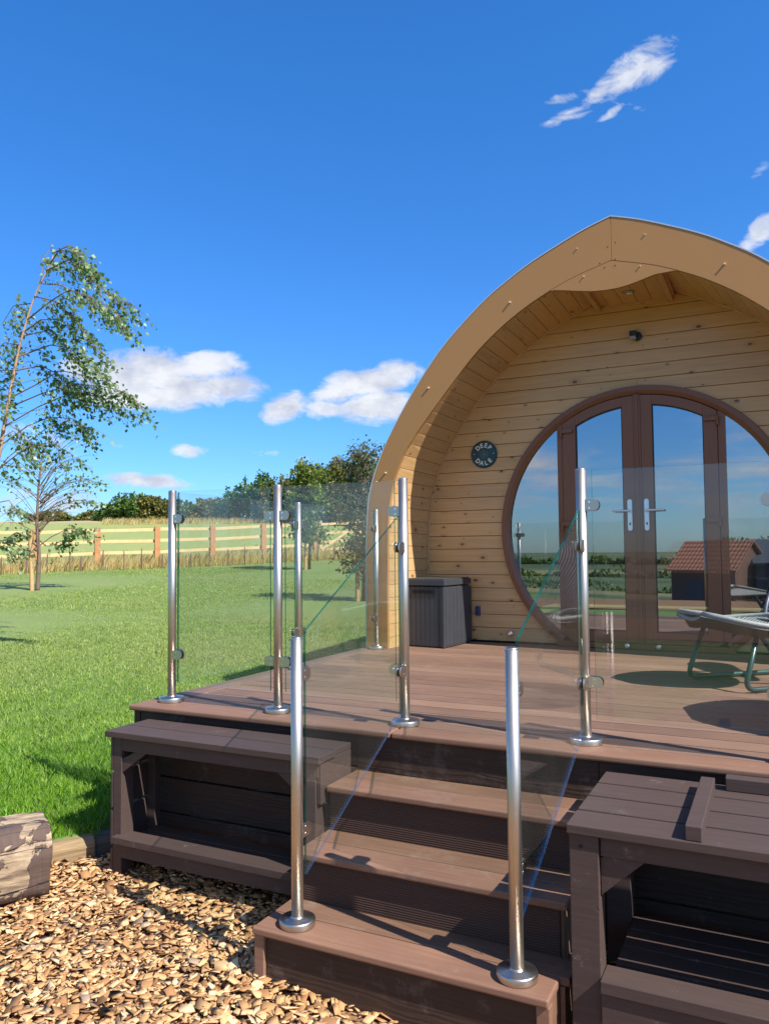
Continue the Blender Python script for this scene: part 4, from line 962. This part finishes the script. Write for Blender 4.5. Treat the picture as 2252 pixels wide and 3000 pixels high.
# ------------------------------------------------------------------ fence and new hedge line
def fence():
    us = [(-260, .12), (-75, .17), (106, .23), (286, .28), (461, .31), (623, .36), (772, .46), (924, .58)]
    th = rad(27.73); a, b = -10.50, 23.58; P = []
    for u, z in us:
        k = (u-CX)/F_PX; i = (k*b-a)/(math.cos(th)-k*math.sin(th)); X, D = a+i*math.cos(th), b+i*math.sin(th)
        q = CAM[:2]+X*RH+D*FH; P.append(np.array([q[0], q[1], float(land(*q))]))
    t = thing('post_and_rail_fence', 'long three rail timber fence across the far end of the lawn', 'fence', tuple(P[2]))
    O = P[2]; d = (P[-1]-P[0])[:2]; d /= np.linalg.norm(d); n = np.array([d[1], -d[0]]); n = n if n@(CAM[:2]-O[:2]) > 0 else -n
    tops = 1.25
    def obox(mb, c0, c1, half, z00, z01, z10, z11, off):
        p0, p1 = c0[:2]-O[:2]+n*off, c1[:2]-O[:2]+n*off
        A = [(*(p0-n*half), z00), (*(p1-n*half), z10), (*(p1+n*half), z10), (*(p0+n*half), z00)]; Bq = [(*(p0-n*half), z01), (*(p1-n*half), z11), (*(p1+n*half), z11), (*(p0+n*half), z01)]
        mb.add(A+Bq, [(0, 3, 2, 1), (4, 5, 6, 7), (0, 1, 5, 4), (1, 2, 6, 5), (2, 3, 7, 6), (3, 0, 4, 7)])
    for p in P:
        b_ = MB(); e = np.array([*(d*.085), 0]); zz = p[2]-O[2]
        obox(b_, p-e, p+e, .05, zz-.1, zz+tops+.02, zz-.1, zz+tops+.02, 0); b_.build('post', M['fence_post'], t, .008)
    for k, h in enumerate((1.17, .82, .46)):
        for i in range(len(P)-1):
            b_ = MB(); e = np.array([*(d*.01), 0]); j = .02*math.sin(i*2.1+k)
            za, zb = P[i][2]-O[2]+h+j, P[i+1][2]-O[2]+h-j
            e1 = -e if i % 2 else e
            obox(b_, P[i]+e, P[i+1]-e, .02, za-.048, za+.048, zb-.048, zb+.048, -.072); b_.build('rail', M['rail'], t, .004)
    # gate to the right
    gp = [924+14, 1046, 1168]; G = []
    for u in gp:
        k = (u-CX)/F_PX; i = (k*b-a)/(math.cos(th)-k*math.sin(th)); X, D = a+i*math.cos(th), b+i*math.sin(th); q = CAM[:2]+X*RH+D*FH; G.append(np.array([q[0], q[1], float(land(*q))]))
    tg = thing('field_gate', 'pale timber field gate with diagonal brace at the right end of the fence', 'gate', tuple(O))
    for i, p in enumerate(G):
        b_ = MB(); e = np.array([*(d*.05), 0]); zz = p[2]-O[2]; obox(b_, p-e, p+e, .045, zz, zz+1.3, zz, zz+1.3, 0); b_.build('upright', M['rail'], tg, .006)
    for h in (1.17, .85, .55, .28):
        for i in range(2):
            b_ = MB(); obox(b_, G[i], G[i+1], .015, G[i][2]-O[2]+h-.045, G[i][2]-O[2]+h+.045, G[i+1][2]-O[2]+h-.045, G[i+1][2]-O[2]+h+.045, .07); b_.build('bar', M['rail'], tg, .004)
    for i in range(1):
        b_ = MB(); obox(b_, G[0], G[1], .012, G[0][2]-O[2]+.22, G[0][2]-O[2]+.31, G[1][2]-O[2]+1.08, G[1][2]-O[2]+1.17, .10); b_.build('diagonal_brace', M['rail'], tg, .004)
    return P, d, n
M['rail'] = simple('pale_fence_rail', (.62, .42, .19), .75, var=.25, scale=5, bump=.3)
M['fence_post'] = simple('orange_brown_fence_post', (.42, .19, .075), .8, var=.35, scale=7, bump=.3)
FP, FD, FN = fence()
def tall_grass():
    N = 26000; k = RNG.uniform(-3, 30, N); off = RNG.normal(.75, .55, N); off = np.where(RNG.random(N) < .35, -RNG.uniform(0, 4, N), off)
    x = FP[0][0]+FD[0]*k+FN[0]*off; y = FP[0][1]+FD[1]*k+FN[1]*off; ok = (off > -2.2) & (off < 1.45); x, y = x[ok], y[ok]
    z = land(x, y); h = RNG.uniform(.18, .50, len(x)); blades('tall_dry_grass', x, y, z, h, np.full(len(x), .016), M['dry'], 'tall straw coloured grass along the fence', 'dry grass', .5, (.18, .1))
    N = 9000; D = RNG.uniform(53, 59, N); u = RNG.uniform(300, 1500, N); kk = (u-CX)/F_PX; x = CAM[0]+D*(FH[0]+kk*RH[0]); y = CAM[1]+D*(FH[1]+kk*RH[1])
    blades('rough_grass', x, y, land(x, y), RNG.uniform(.15, .5, N), np.full(N, .04), M['dry'], 'rough pale grass at the foot of the hedge', 'rough grass', .5, (.2, .1))
tall_grass()
def whips():
    proto = None
    for i in range(54):
        k = -1.2+i*.47+random.uniform(-.12, .12); off = 1.45+random.uniform(-.12, .12)
        x = FP[0][0]+FD[0]*k*1.12+FN[0]*off; y = FP[0][1]+FD[1]*k*1.12+FN[1]*off; z = float(land(x, y))
        if proto is None:
            t = thing('hedge_sapling', 'young bare hedge sapling tied to a thin cane in front of the fence', 'sapling', (x, y, z), 0, 'row of hedge saplings along the fence')
            b = MB(); b.tube([(0, 0, -.03), (.005, .004, .60)], .013, 6); b.build('cane', M['twig'], t)
            b = MB(); b.tube([(.03, 0, 0), (.035, .01, .30), (.02, .0, .55)], [.014, .011, .007], 5)
            for q in range(5):
                zz = .15+.08*q; a = q*2.2; b.tube([(.032, 0, zz), (.03+.07*math.cos(a), .07*math.sin(a), zz+.12)], [.004, .002], 4)
            b.build('stem', M['twig'], t); proto = t
        else:
            r = proto.copy(); COL.objects.link(r); r.location = (x, y, z); r.rotation_euler = (0, 0, random.uniform(0, 6)); s = random.uniform(.75, 1.15); r.scale = (1, 1, s)
            for ch in list(proto.children): c = ch.copy(); COL.objects.link(c); c.parent = r
whips()

# ------------------------------------------------------------------ trees
def leaf_mesh(name, P, size, m, parent, droop=.6, wind=None, origin=(0, 0, 0), aspect=.72):
    "one small folded diamond leaf at each point of P"
    n = len(P); P = np.asarray(P)-np.array(origin)
    d = RNG.normal(0, 1, (n, 3)); d[:, 2] -= droop*1.6
    if wind is not None: d += np.array(wind)
    d /= np.linalg.norm(d, axis=1)[:, None]; e = np.cross(d, RNG.normal(0, 1, (n, 3))); e /= np.linalg.norm(e, axis=1)[:, None]
    L = size*RNG.uniform(.65, 1.25, n)[:, None]; f = np.cross(d, e)*L*.12
    V = np.stack([P, P+d*L*.40+e*L*aspect*.5+f, P+d*L, P+d*L*.40-e*L*aspect*.5+f], 1)
    return mesh_np(name, V.reshape(-1, 3), np.arange(4*n).reshape(n, 4), m, parent)
def polyline(pts, n):
    P = np.array(pts, float); L = np.r_[0, np.cumsum(np.linalg.norm(np.diff(P, axis=0), axis=1))]; s = np.linspace(0, L[-1], n)
    return np.stack([np.interp(s, L, P[:, i]) for i in range(3)], 1)
Rw = np.array([R_[0], R_[1], 0]); Fw = np.array([FH[0], FH[1], 0.])
def px(pts, D, jit=0.0):
    "photo display pixels (1660 wide) -> world polyline about D metres away, with depth wander"
    k = 2252/1660; j = random.uniform(-jit, jit); out = []
    for i, (a, b) in enumerate(pts): out.append(at_depth(a*k, b*k, D+j*i/len(pts)))
    return out
def twiggy(branch, tw, leaves, n_tw, lt, n_leaf, wind, start=.25, sp=.02, drop=.9, thick=.0035, spread=.5):
    B = polyline(branch, 60)
    for q in range(n_tw):
        i = int((start+(1-start)*random.random()**.8)*58); p = B[i]+np.array([random.gauss(0, .02) for _ in range(3)])
        d = np.array([random.gauss(0, spread), random.gauss(0, spread), random.gauss(-.15, spread*.7)])+np.array(wind)*.8; d /= np.linalg.norm(d)
        L = lt*random.uniform(.5, 1.25); pts = [p]
        for s in range(5):
            pts.append(pts[-1]+d*L/5); d = d+np.array([0, 0, -drop*.22])+np.array(wind)*.06; d /= np.linalg.norm(d)
        tw.tube(pts, [thick, thick*.8, thick*.7, thick*.6, thick*.5, thick*.4], 4, False)
        Q = polyline(pts, max(3, n_leaf)); leaves.extend([x+np.array([random.gauss(0, sp) for _ in range(3)]) for x in Q[1:]])
def big_birch():
    D = 8.6; base = at_depth(-190, 1980, D); base[2] = float(land(base[0], base[1]))
    t = thing('birch_tree', 'windblown young birch leaning in from the photo left edge', 'tree', tuple(base))
    tr = MB(); tw = MB(); lv = []; wind = Rw*.80+np.array([0, 0, -.70])
    trunk = [tuple(base)]+[tuple(q) for q in px([(-75, 1180), (-12, 1030), (3, 960), (18, 870), (42, 750), (66, 665), (88, 610), (108, 575), (116, 552)], D)]
    T = polyline(trunk, 40); tr.tube([p-base for p in T], list(np.linspace(.040, .005, 40)), 10)
    br = [([(108, 570), (128, 540), (160, 545), (205, 590)], 24, .6), ([(100, 585), (150, 560), (200, 610), (255, 645), (288, 662)], 36, .3),
          ([(88, 612), (130, 615), (180, 640), (225, 670), (262, 702)], 36, .3), ([(60, 690), (110, 650), (150, 625), (215, 650), (265, 690)], 32, .4),
          ([(75, 640), (120, 650), (160, 690), (185, 720), (222, 770)], 32, .2), ([(88, 612), (95, 560), (110, 535)], 16, .2), ([(118, 545), (150, 530), (175, 545)], 18, .2),
          ([(50, 725), (100, 715), (140, 740), (180, 790)], 26, .25), ([(55, 715), (90, 690), (130, 690), (165, 720)], 20, .3),
          ([(40, 770), (110, 745), (170, 755), (205, 790), (232, 830)], 30, .35), ([(35, 800), (90, 790), (140, 815), (175, 850)], 26, .3),
          ([(22, 860), (80, 830), (130, 800), (180, 810), (200, 850)], 24, .35), ([(20, 880), (90, 850), (160, 830), (230, 835), (280, 850), (318, 893)], 44, .5),
          ([(12, 920), (80, 880), (150, 850), (210, 855), (262, 885)], 32, .5), ([(5, 960), (60, 920), (110, 900), (160, 905), (200, 935)], 26, .45),
          ([(20, 860), (0, 850), (-30, 870)], 14, .2), ([(45, 745), (10, 740), (-15, 770)], 16, .2), ([(68, 655), (30, 660), (5, 700)], 12, .4), ([(30, 800), (0, 800), (-30, 840)], 16, .1),
          ([(60, 690), (40, 660), (35, 640)], 4, .7), ([(-40, 1060), (20, 985), (80, 940), (130, 905), (190, 920)], 22, .55), ([(-60, 1100), (0, 1010), (60, 965), (110, 955), (160, 985)], 16, .55),
          ([(-70, 1160), (-20, 1090), (20, 1080), (50, 1130)], 6, .6), ([(-70, 1200), (-20, 1170), (20, 1165), (60, 1190)], 4, .5), ([(0, 950), (30, 930), (55, 960)], 14, .3)]
    for pts, nt, st in br:
        B = px(pts, D, 1.1); tw.tube([p-base for p in polyline(B, 14)], list(np.linspace(.009 if len(pts) > 3 else .006, .0025, 14)), 5, False)
        L = []; t2 = MB(); twiggy(B, t2, L, int(nt*1.0), .34, 9, wind, st*.45, .020, .6, .0022, .34)
        t2.v = [(v[0]-base[0], v[1]-base[1], v[2]-base[2]) for v in t2.v]; tw.add(t2.v, t2.f); lv += L
    for q in range(16):   # bare fine twigs on the windward side
        y0 = random.uniform(720, 1150); B = px([(random.uniform(-10, 20), y0), (random.uniform(20, 60), y0-random.uniform(20, 60)), (random.uniform(60, 110), y0-random.uniform(10, 70))], D, .8)
        tw.tube([p-base for p in polyline(B, 8)], .0022, 4, False)
    tr.build('trunk', M['bark'], t, smooth=True); tw.build('branches', M['twig'], t)
    leaf_mesh('crown', lv, .053, M['birch_leaf'], t, .7, Rw*.9, base, .75)
big_birch()
def stake_on(t, x, y, h, lean=0.0, r=.035):
    b = MB(); b.tube([(x, y, -.05), (x+lean, y, h)], r, 10); b.build('stake', M['stake'], t, smooth=False)
    b = MB(); b.tube([(x+lean*.8, y, h*.85), (x+lean*.8+.09, y+.02, h*.85)], .008, 6); b.build('tie', M['black'], t)
def small_birch():
    D = 16.8; base = put(112, D); t = thing('young_birch_tree', 'thin young birch with bare twigs tied to a stake on the lawn', 'tree', tuple(base))
    tr = MB(); tw = MB(); lv = []; wind = Rw*.8+np.array([0, 0, -.25])
    T = polyline([tuple(base)]+[tuple(q) for q in px([(85, 1200), (80, 1130), (84, 1050), (92, 980), (104, 930)], D)], 30)
    tr.tube([p-base for p in T], list(np.linspace(.05, .008, 30)), 8)
    leafy = [([(84, 1180), (110, 1160), (150, 1140), (195, 1150)], 30), ([(84, 1185), (60, 1160), (35, 1150), (5, 1170)], 26), ([(84, 1175), (70, 1190), (40, 1185), (20, 1200)], 16), ([(84, 1165), (100, 1180), (120, 1175), (150, 1160)], 20),
             ([(82, 1100), (120, 1060), (165, 1030), (205, 1040), (226, 1045)], 14), ([(83, 1080), (110, 1020), (150, 990), (200, 1010)], 8), ([(82, 1110), (130, 1090), (170, 1080), (210, 1085)], 9), ([(82, 1130), (40, 1100), (10, 1110)], 8)]
    for pts, n in leafy:
        B = px(pts, D, .5); tw.tube([p-base for p in polyline(B, 12)], list(np.linspace(.014, .004, 12)), 5, False)
        L = []; t2 = MB(); twiggy(B, t2, L, n, .28, 7, wind, .45, .04, .5, .003, .5); t2.v = [tuple(np.array(v)-base) for v in t2.v]; tw.add(t2.v, t2.f); lv += L
    for q in range(90):
        y0 = random.uniform(975, 1160); x0 = 84+ (1150-y0)*.05; s = random.choice((-1, 1, 1)); l = random.uniform(25, 120)
        e = random.uniform(.5, 1.4); B = px([(x0, y0), (x0+s*l*.35, y0-l*.42*e), (x0+s*l*.7, y0-l*.68*e), (x0+s*l, y0-l*.72*e)], D, 1.1)
        tw.tube([p-base for p in polyline(B, 8)], list(np.linspace(.007, .0025, 8)), 4, False)
        if random.random() < .5:
            L = []; t2 = MB(); twiggy(B, t2, L, 4, .22, 2, wind*.5, .4, .04, .1, .0025, .5); t2.v = [tuple(np.array(v)-base) for v in t2.v]; tw.add(t2.v, t2.f)
            if random.random() < .3: lv += L
    tr.build('trunk', M['twig'], t, smooth=True); tw.build('branches', M['twig'], t); leaf_mesh('crown', lv, .085, M['birch_leaf'], t, .5, Rw*.5, base)
    stake_on(t, -.10, -.05, 1.30, -.08, .045)
small_birch()
def young_tree(u, D, toppx, halfw, label, leafm, n_br, size, dens, name='young_tree', shrub=.25):
    base = put(u, D); t = thing(name, label, 'tree', tuple(base)); k = 2252/1660
    top = at_depth(u+6, toppx*k, D)[2]-base[2]; tr = MB(); tw = MB(); lv = []
    tr.tube([(0, 0, 0), (.03, 0, top*.35), (-.02, .02, top*.7), (.05, 0, top*.98)], [.045, .035, .02, .006], 8)
    hw = halfw*k/F_PX*D
    for q in range(n_br):
        z0 = top*(shrub+(.97-shrub)*(q+.5)/n_br); a = random.uniform(0, 6.28); fr = (z0/top-shrub)/(1-shrub); r = hw*(.35+.75*math.sin(math.pi*min(1, fr*.85+.12)))*random.uniform(.7, 1.15)
        B = [np.array([0, 0, z0]), np.array([r*.4*math.cos(a), r*.4*math.sin(a), z0+r*.35]), np.array([r*.8*math.cos(a), r*.8*math.sin(a), z0+r*.5]), np.array([r*math.cos(a), r*math.sin(a), z0+r*.45])]
        tw.tube(B, [.012, .009, .006, .003], 5, False); twiggy(B, tw, lv, dens, .26+.1*hw, 6, Rw*.3+np.array([0, 0, .05]), .25, .05, .3, .003, .6)
    tr.build('trunk', M['twig'], t, smooth=True); tw.build('branches', M['twig'], t); leaf_mesh('crown', lv, size, leafm, t, .2)
    stake_on(t, -.09, -.06, 1.25 if D > 15 else 1.15, 0, .04); return t
young_tree(905, 22.4, 1006, 44, 'slim yellowing young tree with a stake, beside the fence gate', M['yellow_leaf'], 46, .11, 16)
young_tree(1063, 14.0, 972, 72, 'grey green young tree with a stake, just left of the pod arch', M['olive_leaf'], 60, .062, 13, shrub=.16)

def bush(name, label, u, D, wpx, top, m, group='hedge bushes on the skyline', n=5200, size=.20, base_z=None, cat='hedge bush', drop=0.0, lumps=16):
    k = 2252/1660; b0 = put(u*k, D) if base_z is None else np.array([*put(u*k, D)[:2], base_z]); b0[2] -= drop
    H = at_depth(u*k, top*k, D)[2]-b0[2]; Wr = wpx*k/F_PX*D/2; t = thing(name, label, cat, tuple(b0), 0, group)
    P = []; per = n//lumps
    for q in range(lumps):
        a = random.uniform(0, 6.28); rr = Wr*math.sqrt(random.random())*.72; fr = rr/Wr; hz = H*random.uniform(.12, .80)*(1-.35*fr*fr)
        c = np.array([rr*math.cos(a), rr*math.sin(a)*.8, hz]); s = np.array([Wr*.40, Wr*.40, H*.26])*random.uniform(.65, 1.15)
        s[0] = min(s[0], H*.45); s[1] = s[0]
        d = RNG.normal(0, 1, (per, 3)); d /= np.linalg.norm(d, axis=1)[:, None]; r = RNG.uniform(.35, 1.12, (per, 1))**.5; q_ = c+d*r*s; P.append(q_[q_[:, 2] > .02])
    for q in range(10):   # shoots above the outline
        a = random.uniform(0, 6.28); rr = Wr*random.random()*.7; x, y = rr*math.cos(a), rr*math.sin(a); z = H*random.uniform(.75, .85); L = H*random.uniform(.08, .22)
        m_ = 26; P.append(np.stack([x+RNG.normal(0, .10, m_)*Wr*.3+np.linspace(0, .12*L, m_), y+RNG.normal(0, .1, m_)*Wr*.3, z+np.linspace(0, L, m_)], 1))
    tr = MB(); 
    for q in range(5): a = q*1.3; tr.tube([(.25*math.cos(a), .25*math.sin(a), 0), (Wr*.4*math.cos(a), Wr*.4*math.sin(a), H*.6)], [.09, .03], 6)
    tr.build('trunk', M['twig'], t); leaf_mesh('crown', np.vstack(P), size, m, t, .1)
HA, HB = M['hedge_a'], M['hedge_b']
for (u, D, w_, top, m_, lab) in [
    (100, 66, 90, 1104, HB, 'small olive brown bush on the skyline behind the thin birch'), (170, 64, 80, 1113, HB, 'low olive bush on the skyline right of the thin birch'),
    (20, 72, 130, 1136, HB, 'lowest bush on the skyline at the photo left edge'),
    (208, 62, 62, 1104, HB, 'low tawny hedge bush between the olive bush and the dark round bush'),
    (238, 60, 66, 1090, HA, 'dark green round bush stepping up towards the tall clump'), (285, 58, 78, 1064, HA, 'tall dark bush left of the corner steel post'),
    (325, 58, 70, 1072, HB, 'reddish green bush beside the tall dark one'), (362, 58, 70, 1076, HB, 'brownish bush right behind the corner steel post'),
    (410, 59, 90, 1082, HA, 'low green hedge bush seen through the left glass panel'), (460, 58, 90, 1078, HB, 'low brownish hedge bush in the middle of the left glass panel'),
    (515, 57, 95, 1046, HA, 'green bush rising left of the second steel post'), (560, 56, 90, 1024, HA, 'tall ragged dark green bush directly behind the second steel post'),
    (610, 54, 80, 1030, HB, 'olive bush between the second steel post and the yellow tree'), (655, 54, 80, 1022, HA, 'dark bush directly behind the yellowing young tree'),
    (705, 52, 85, 1004, HA, 'tall dark bush between yellowing and grey green young trees'), (750, 50, 95, 982, HB, 'tallest brown tinged bush behind the grey green young tree'), (805, 50, 110, 986, HA, 'tall dark bush partly hidden by the pod arch'),
    (870, 52, 110, 990, HA, 'dark bush mostly hidden behind the pod')]:
    bush('hedge_bush', lab, u, D, w_*1.25, top, m_)

# ------------------------------------------------------------------ farmyard behind the camera, mirrored in the door glass
def farm():
    tile = None
    m, t_, p, o = mat('red_pantiles'); sp = t_.new('ShaderNodeSeparateXYZ'); t_.link(t_.obj(), sp.inputs[0])
    g = t_.math('SINE', t_.math('MULTIPLY', sp.outputs[0], 2*math.pi/.26)); h = t_.math('SINE', t_.math('MULTIPLY', sp.outputs[1], 2*math.pi/.34))
    f = t_.math('MULTIPLY_ADD', t_.math('ADD', g, h), .25, .5); n = t_.noise(t_.obj(), 2.5, 5, .6)
    c = t_.mix(f, (.22, .065, .03), (.62, .23, .12)); t_.link(t_.mix(t_.math('MULTIPLY', n, .4), c, (.26, .15, .10)), p.inputs['Base Color']); t_.link(t_.bump(f, .8, .05), p.inputs['Normal']); p.inputs['Roughness'].default_value = .8
    brick = simple('old_farm_brick', (.17, .085, .06), .85, var=.4, scale=6); dark = simple('dark_slate_sheet', (.055, .065, .085), .6, var=.2)
    def barn(name, label, loc, rz, L, Wd, eave, ridge, mw, mr):
        z0 = float(land(loc[0], loc[1]))-.2; t = thing(name, label, 'barn', (loc[0], loc[1], z0), rz, None); e, r = eave-z0, ridge-z0
        b = MB(); b.prism([(-L/2, -Wd/2, 0), (-L/2, Wd/2, 0), (-L/2, Wd/2, e), (-L/2, 0, r-.05), (-L/2, -Wd/2, e)], (L, 0, 0)); b.build('wall', mw, t)
        b = MB()
        for s in (-1, 1): b.prism([(-L/2-.2, 0, r+.06), (-L/2-.2, s*(Wd/2+.25), e-.10), (-L/2-.2, s*(Wd/2+.25), e-.02), (-L/2-.2, 0, r+.14)], (L+.4, 0, 0))
        b.build('roof', mr, t)
        b = MB(); b.box(-L*.25, L*.02, Wd/2, Wd/2+.06, 0, e*.75); b.build('door', dark, t, .01)
        return t
    barn('brick_barn', 'old brick barn with a red pantile roof, mirrored in the round door', (-.55, -46.5), rad(24), 4.3, 4.4, -.62, 1.08, brick, m)
    barn('dark_shed', 'dark grey metal shed beside the red roofed barn', (5.4, -49), rad(-8), 8.4, 6.0, -.2, 1.15, dark, dark)
    for i, (x, y, h, w_) in enumerate(((-1.5, -58, 5.4, 4.5), (2.5, -60, 6.0, 5.5), (8, -62, 5.6, 6), (14, -64, 6, 6))):
        z0 = float(land(x, y)); t = thing('farm_tree', ('round dark tree behind the red roofed barn', 'broad dark tree between barn and shed', 'dark tree behind the grey shed', 'dark tree to the right of the shed')[i], 'tree', (x, y, z0), 0, 'trees behind the farm')
        P = []
        for q in range(14):
            a = random.uniform(0, 6.28); rr = w_/2*random.random(); c = np.array([rr*math.cos(a), rr*math.sin(a), h*random.uniform(.35, .8)]); d = RNG.normal(0, 1, (260, 3)); d /= np.linalg.norm(d, axis=1)[:, None]
            P.append(c+d*np.array([w_*.28, w_*.28, h*.18])*RNG.uniform(.5, 1.05, (260, 1)))
        leaf_mesh('crown', np.vstack(P), .28, HA, t, .1); b = MB(); b.tube([(0, 0, 0), (0, 0, h*.6)], [.2, .1], 8); b.build('trunk', M['twig'], t)
    # hedgerows across the valley
    for (y0, lab, amp) in ((-150, 'hedgerow', .7), (-260, 'hedgerow', .8), (-480, 'far_woodland', 1.2)):
        N = 7000; x = RNG.uniform(-260, 160, N)*(abs(y0)/200+.25); y = y0+RNG.normal(0, 1.0, N)+x*.15; z = land(x, y)+RNG.uniform(0, 1, N)**1.2*(2.2+1.2*np.sin(x*.11)+1.0*np.sin(x*.37))*amp
        tag(leaf_mesh(lab, np.stack([x, y, z], 1), .9*amp*(abs(y0)/150+.3), HA, None, .1), 'band of dark hedges across the valley fields', 'hedgerow', kind='stuff')
farm()
